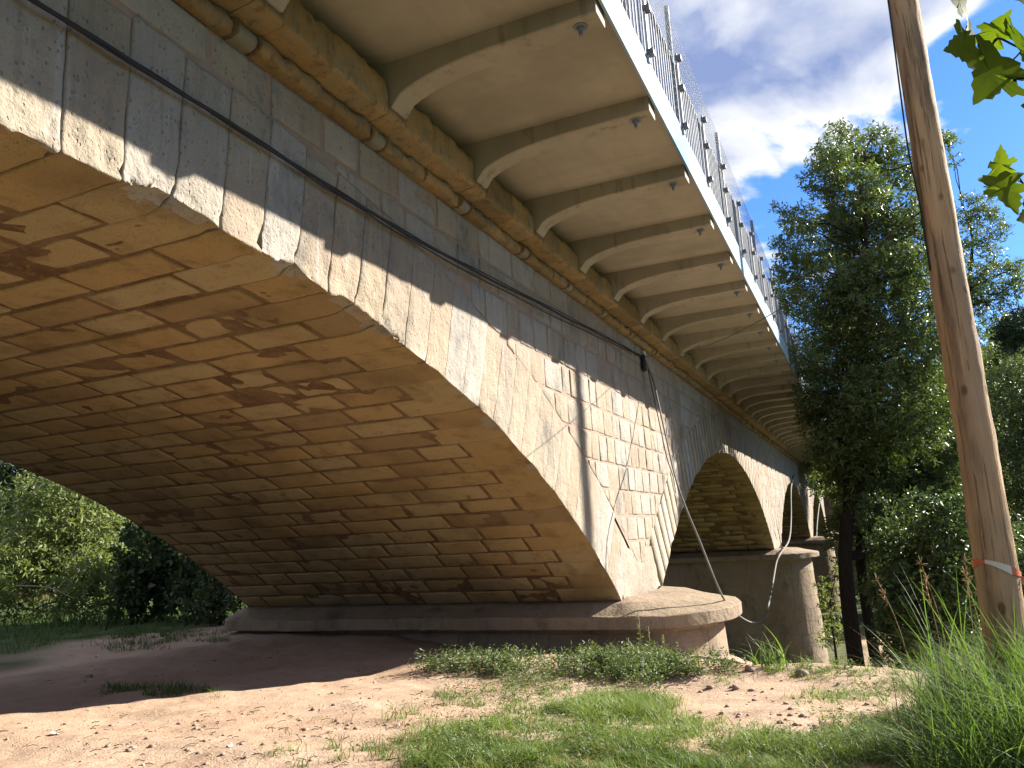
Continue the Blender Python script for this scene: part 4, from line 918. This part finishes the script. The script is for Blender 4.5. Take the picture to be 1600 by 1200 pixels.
# bank grass in the shade under and beyond the arch
bgm = MB(); X = []; Y = []
n = 26000; x = rng.uniform(9, 34, n); y = rng.uniform(9.0, 26, n); k = fbm(np.c_[x, y, x*0], .5, 3, 2); ok = (k > -.35+np.clip((12-y)*.25, -.2, 1.2)) & ~((x > 11.5) & (x < 17) & (y < 9.0)); X, Y = x[ok], y[ok]; n = len(X)
blades(bgm, X, Y, rng.uniform(.12, .45, n)*np.clip((Y-8)/5, .4, 1.3), rng.uniform(.012, .022, n), rng.uniform(.3, 1, n), np.clip(rng.normal(.5, .25, n), 0, 1))
X, Y = patch_points([(250, 995, 110, 12, 1), (200, 1010, 60, 8, .5), (240, 1080, 80, 8, .5)], 5000, .5); n = len(X); blades(bgm, X, Y, rng.uniform(.04, .16, n), rng.uniform(.006, .012, n), rng.uniform(.3, 1, n), np.clip(rng.normal(.5, .25, n), 0, 1))
tag(bgm.build('bank_grass', SHADEG), 'rough green grass on the shaded bank beyond the big arch', 'grass', kind='stuff')
rb = MB(); n = 5000; x = rng.uniform(11.5, 40, n); y = rng.uniform(-9, -1.9, n); ok = fbm(np.c_[x, y, x*0], .4, 3, 7) > .0; X, Y = x[ok], y[ok]; n = len(X)
blades(rb, X, Y, rng.uniform(.1, .35, n), rng.uniform(.015, .03, n), rng.uniform(.3, 1, n), rng.uniform(.2, .9, n)); tag(rb.build('river_bed_grass', SHADEG), 'grass tufts scattered over the river bed and path', 'grass', kind='stuff')

# ------------------------------------------------------------------ stones, litter, brush
def rock(m, p, r, seed):
    nth, nph = 8, 6; th, ph = np.meshgrid(np.linspace(0, 2*np.pi, nth+1), np.linspace(0, np.pi, nph), indexing='ij')
    N = np.stack([np.cos(th)*np.sin(ph), np.sin(th)*np.sin(ph), np.cos(ph)], -1).reshape(-1, 3); s = np.array([1, rng.uniform(.6, 1), rng.uniform(.4, .7)])
    d = 1+.35*fbm(N+seed*3.7, 1.6, 2, seed % 7); m.add(np.array(p)+N*d[:, None]*r*s+np.array([0, 0, r*.2]), gridfaces(nth+1, nph)[:, ::-1], tone=random.random())
RK = [(420, 1030, .055, 'reddish stone lying in the shade of the arch'), (585, 1068, .028, 'small dark stone near the shadow edge left of the weeds'), (572, 1046, .03, 'little stone inside the shadow by its edge'), (1253, 1056, .075, 'round dark stone on the bank edge below the second pier'), (1110, 1075, .045, 'grey stone right of the leafy weeds'), (1150, 1077, .05, 'largest of the stones strewn on the bare dirt'), (1175, 1080, .04, 'flat stone on the bare dirt beside the largest one'), (1180, 1095, .035, 'lower stone on the bare pink dirt'), (1255, 1122, .04, 'brown stone in front of the small grass patch'), (1310, 1070, .03, 'orange stone by the pole shadow'), (1172, 1048, .08, 'pale broken stone on the bank crest'), (1205, 1048, .07, 'second pale stone on the bank crest'), (890, 1136, .05, 'stone at the edge of the bright grass tuft'), (930, 1180, .025, 'tiny pale stone in the grass'), (140, 1058, .05, 'brownish clod in the shade at left')]
for i, (px, py, r, lab) in enumerate(RK):
    mm = MB(); rock(mm, on_ground(px, py), r, i); tag(mm.build('loose_stone', ROCK), lab, 'stone', 'stones scattered on the bank')
gr = MB(); X, Y = patch_points([(1150, 1085, 90, 30, .25), (1250, 1105, 150, 30, .3), (300, 1150, 300, 50, .10), (600, 1100, 200, 50, .12), (300, 1030, 300, 30, .10), (1050, 1080, 60, 30, .3)], 330, 3)
for i, (x, y) in enumerate(zip(X, Y)): 
    P, N, q = rbox((-1, -1, -1), (1, 1, 1), (1, 1, 1), .1); r = .004+.016*rng.uniform()**2.5; R = rng.normal(size=(3, 3)); P = P@np.linalg.qr(R)[0]*r*np.array([1, 1, .6]); gr.add(P+np.array([x, y, gz(x, y)+r*.2]), q)
tag(gr.build('gravel', ROCK), 'pebbles strewn over the sandy ground', 'gravel', kind='stuff')
lt = MB(); X, Y = patch_points([(300, 1150, 320, 55, 1), (600, 1120, 220, 70, 1), (250, 1050, 250, 40, .4)], 260, 3)
for x, y in zip(X, Y):
    a = rng.uniform(0, 6.28); L = rng.uniform(.02, .10); z = gz(x, y)+.004; v, q, t = tube([[x, y, z], [x+L*.5*math.cos(a), y+L*.5*math.sin(a), z+.006], [x+L*math.cos(a+.2), y+L*math.sin(a+.2), z]], rng.uniform(.0012, .003), 4); lt.add(v, q, t)
tag(lt.build('twig_litter', BARK), 'small twigs and stalks littering the bare ground', 'litter', kind='stuff')
for px, py, r, lab in ((88, 1148, .035, 'crumpled white scrap on the sunlit dirt at lower left'), (228, 1197, .03, 'white scrap at the bottom edge of the dirt'), (622, 1135, .035, 'white scrap beside the sparse grass tuft'), (152, 1027, .05, 'flat white scrap lying in the shade at left'), (360, 1168, .03, 'small pale scrap in the middle of the sunlit dirt')):
    mm = MB(); p = on_ground(px, py); a = np.linspace(0, 1, 5); U, Vv = np.meshgrid(a-.5, a-.5, indexing='ij'); P = np.stack([U.ravel()*2*r, Vv.ravel()*1.3*r, np.zeros(25)], 1); P[:, 2] = .3*r+.5*r*fbm(P*40, 1, 2, int(px)); mm.add(P+p, gridfaces(5, 5)); tag(mm.build('paper_scrap', PAPER), lab, 'litter', 'white scraps on the ground')
bp = MB(); p0 = on_ground(45, 938)
for i in range(420):
    b = p0+np.array([rng.normal(0, .5), rng.normal(0, .5), abs(rng.normal(0, .18))]); e = b+unit(rng.normal(size=3)+np.array([.4, 0, .25]))*rng.uniform(.15, .6); v, q, t = tube([b, (b+e)/2+rng.normal(0, .03, 3), e], [.008, .007, .003], 4, False); bp.add(v, q)
tag(bp.build('brush_pile', STRAW), 'heap of dead orange brown brushwood on the grass beyond the arch', 'brushwood', kind='stuff')
mm = MB(); a0 = on_ground(60, 940)+np.array([0, 0, .2]); pts = spline([at_depth(25, 915, 18.6), at_depth(75, 918, 18.3), at_depth(115, 935, 18)], 6); v, q, t = tube(pts, np.linspace(.018, .008, len(pts)), 6); mm.add(v, q, t); tag(mm.build('dead_branch', BOARD), 'pale dead branch lying over the brushwood heap', 'branch')
mm = MB(); p = on_ground(165, 985); v, q, t = tube(spline([p, p+RT*.05+np.array([0, 0, .15]), p+RT*.18+np.array([0, 0, .36])], 5), .018, 6); mm.add(v, q, t); tag(mm.build('broken_stick', BARK), 'short dark stick poking up from the shaded ground at left', 'stick')

# ------------------------------------------------------------------ hanging plane-tree leaves
PLANE = mat_leaf('plane_leaf', (0.06, 0.10, 0.018), (0.145, 0.185, 0.028), 0.45, 0.6, (1.7, 1.9, .4), .02)
branch = empty('plane_tree_branch', at_depth(1640, 60, 2.7)); tag(branch, 'plane tree branch with big lobed leaves hanging into the upper right corner', 'branch')
half = [(0, 0), (.10, -.06), (.24, -.10), (.30, -.02), (.40, .00), (.47, .10), (.38, .13), (.36, .20), (.28, .24), (.36, .33), (.47, .36), (.50, .46), (.43, .47), (.40, .55), (.30, .52), (.22, .50), (.24, .60), (.17, .66), (.16, .76), (.08, .82), (.05, .92), (0, 1.0)]
def plane_leaf(px, py, depth, size, ang, tilt=0.0, curl=.25, tone=.5):
    out = half+[(-x*random.uniform(.9, 1.1), y+random.uniform(-.02, .02)) for x, y in half[-2:0:-1]]; out = np.array(out)
    C = np.array([0, .38]); rings = [C[None]]+[C+(out-C)*k for k in (.35, .7, 1.0)]
    P2 = np.concatenate(rings); P2 = P2-np.array([0, .42]); n = len(out)
    rad = np.abs(P2[:, 0]); z = .7*curl*(P2[:, 0]**2*1.4-.35*P2[:, 1]**2)+.03*np.sin(P2[:, 0]*9+P2[:, 1]*7)*rad
    ca, sa = math.cos(ang), math.sin(ang); u = (RT*ca+UP*sa); w = (-RT*sa+UP*ca); nn = -FW
    w2 = w*math.cos(tilt)+nn*math.sin(tilt); n2 = nn*math.cos(tilt)-w*math.sin(tilt)
    V = at_depth(px, py, depth)+size*(P2[:, :1]*u+P2[:, 1:]*w2+z[:, None]*n2)
    tr = [[0, 1+j, 1+(j+1) % n] for j in range(n)]; q = []
    for r in range(2):
        a = 1+r*n; b = a+n; q += [[a+j, b+j, b+(j+1) % n, a+(j+1) % n] for j in range(n)]
    m = MB(); tn = np.clip(tone+.25*rng.normal(size=len(V))*.3-.0, 0, 1); m.add(V, q, tr, tn); under(m.build('leaf', PLANE), branch)
    return V[n*2+1]
S = 2.7/FPX
b0 = plane_leaf(1505, 74, 2.65, 88*S, 1.9, .5, .3, .35)
b1 = plane_leaf(1548, 118, 2.6, 118*S, 2.5, .35, .3, .5)
b2 = plane_leaf(1556, 46, 2.7, 62*S, -.35, 1.05, .5, .4)
b3 = plane_leaf(1592, 60, 2.62, 80*S, 2.2, 1.1, .4, .15)
b4 = plane_leaf(1498, 2, 2.75, 58*S, 1.6, .6, .3, .5)
b5 = plane_leaf(1563, 254, 2.7, 50*S, .2, .4, .5, .95)
b6 = plane_leaf(1572, 300, 2.66, 78*S, 3.3, .5, .4, .55)
b7 = plane_leaf(1612, 168, 2.7, 60*S, 1.7, .6, .3, .3)
b8 = plane_leaf(1606, 338, 2.7, 56*S, 1.9, .5, .3, .8)
b9 = plane_leaf(1630, 110, 2.75, 100*S, 2.6, .4, .3, .4)
b10 = plane_leaf(1608, -10, 2.8, 90*S, 2.0, .5, .3, .4)
tw = MB()
for ps, r in (([(1700, -40), (1650, 60), (1600, 75), (1560, 60), (1548, 78)], .004), ([(1600, 75), (1580, 95), (1562, 92)], .003), ([(1560, 60), (1540, 78), (1528, 72)], .0025), ([(1700, 330), (1640, 305), (1605, 292), (1588, 270)], .003), ([(1605, 292), (1590, 282), (1578, 285)], .002), ([(1650, 60), (1620, 150), (1700, 330)], .005), ([(1700, -40), (1620, -50), (1520, -25), (1512, -8)], .004), ([(1640, 130), (1600, 140), (1580, 138)], .002), ([(1900, -300), (1800, -160), (1700, -40)], .012)):
    pts = spline([at_depth(x, y, 2.7) for x, y in ps], 6); v, q, t = tube(pts, r, 6); tw.add(v, q, t)
under(tw.build('twig', BARK), branch)
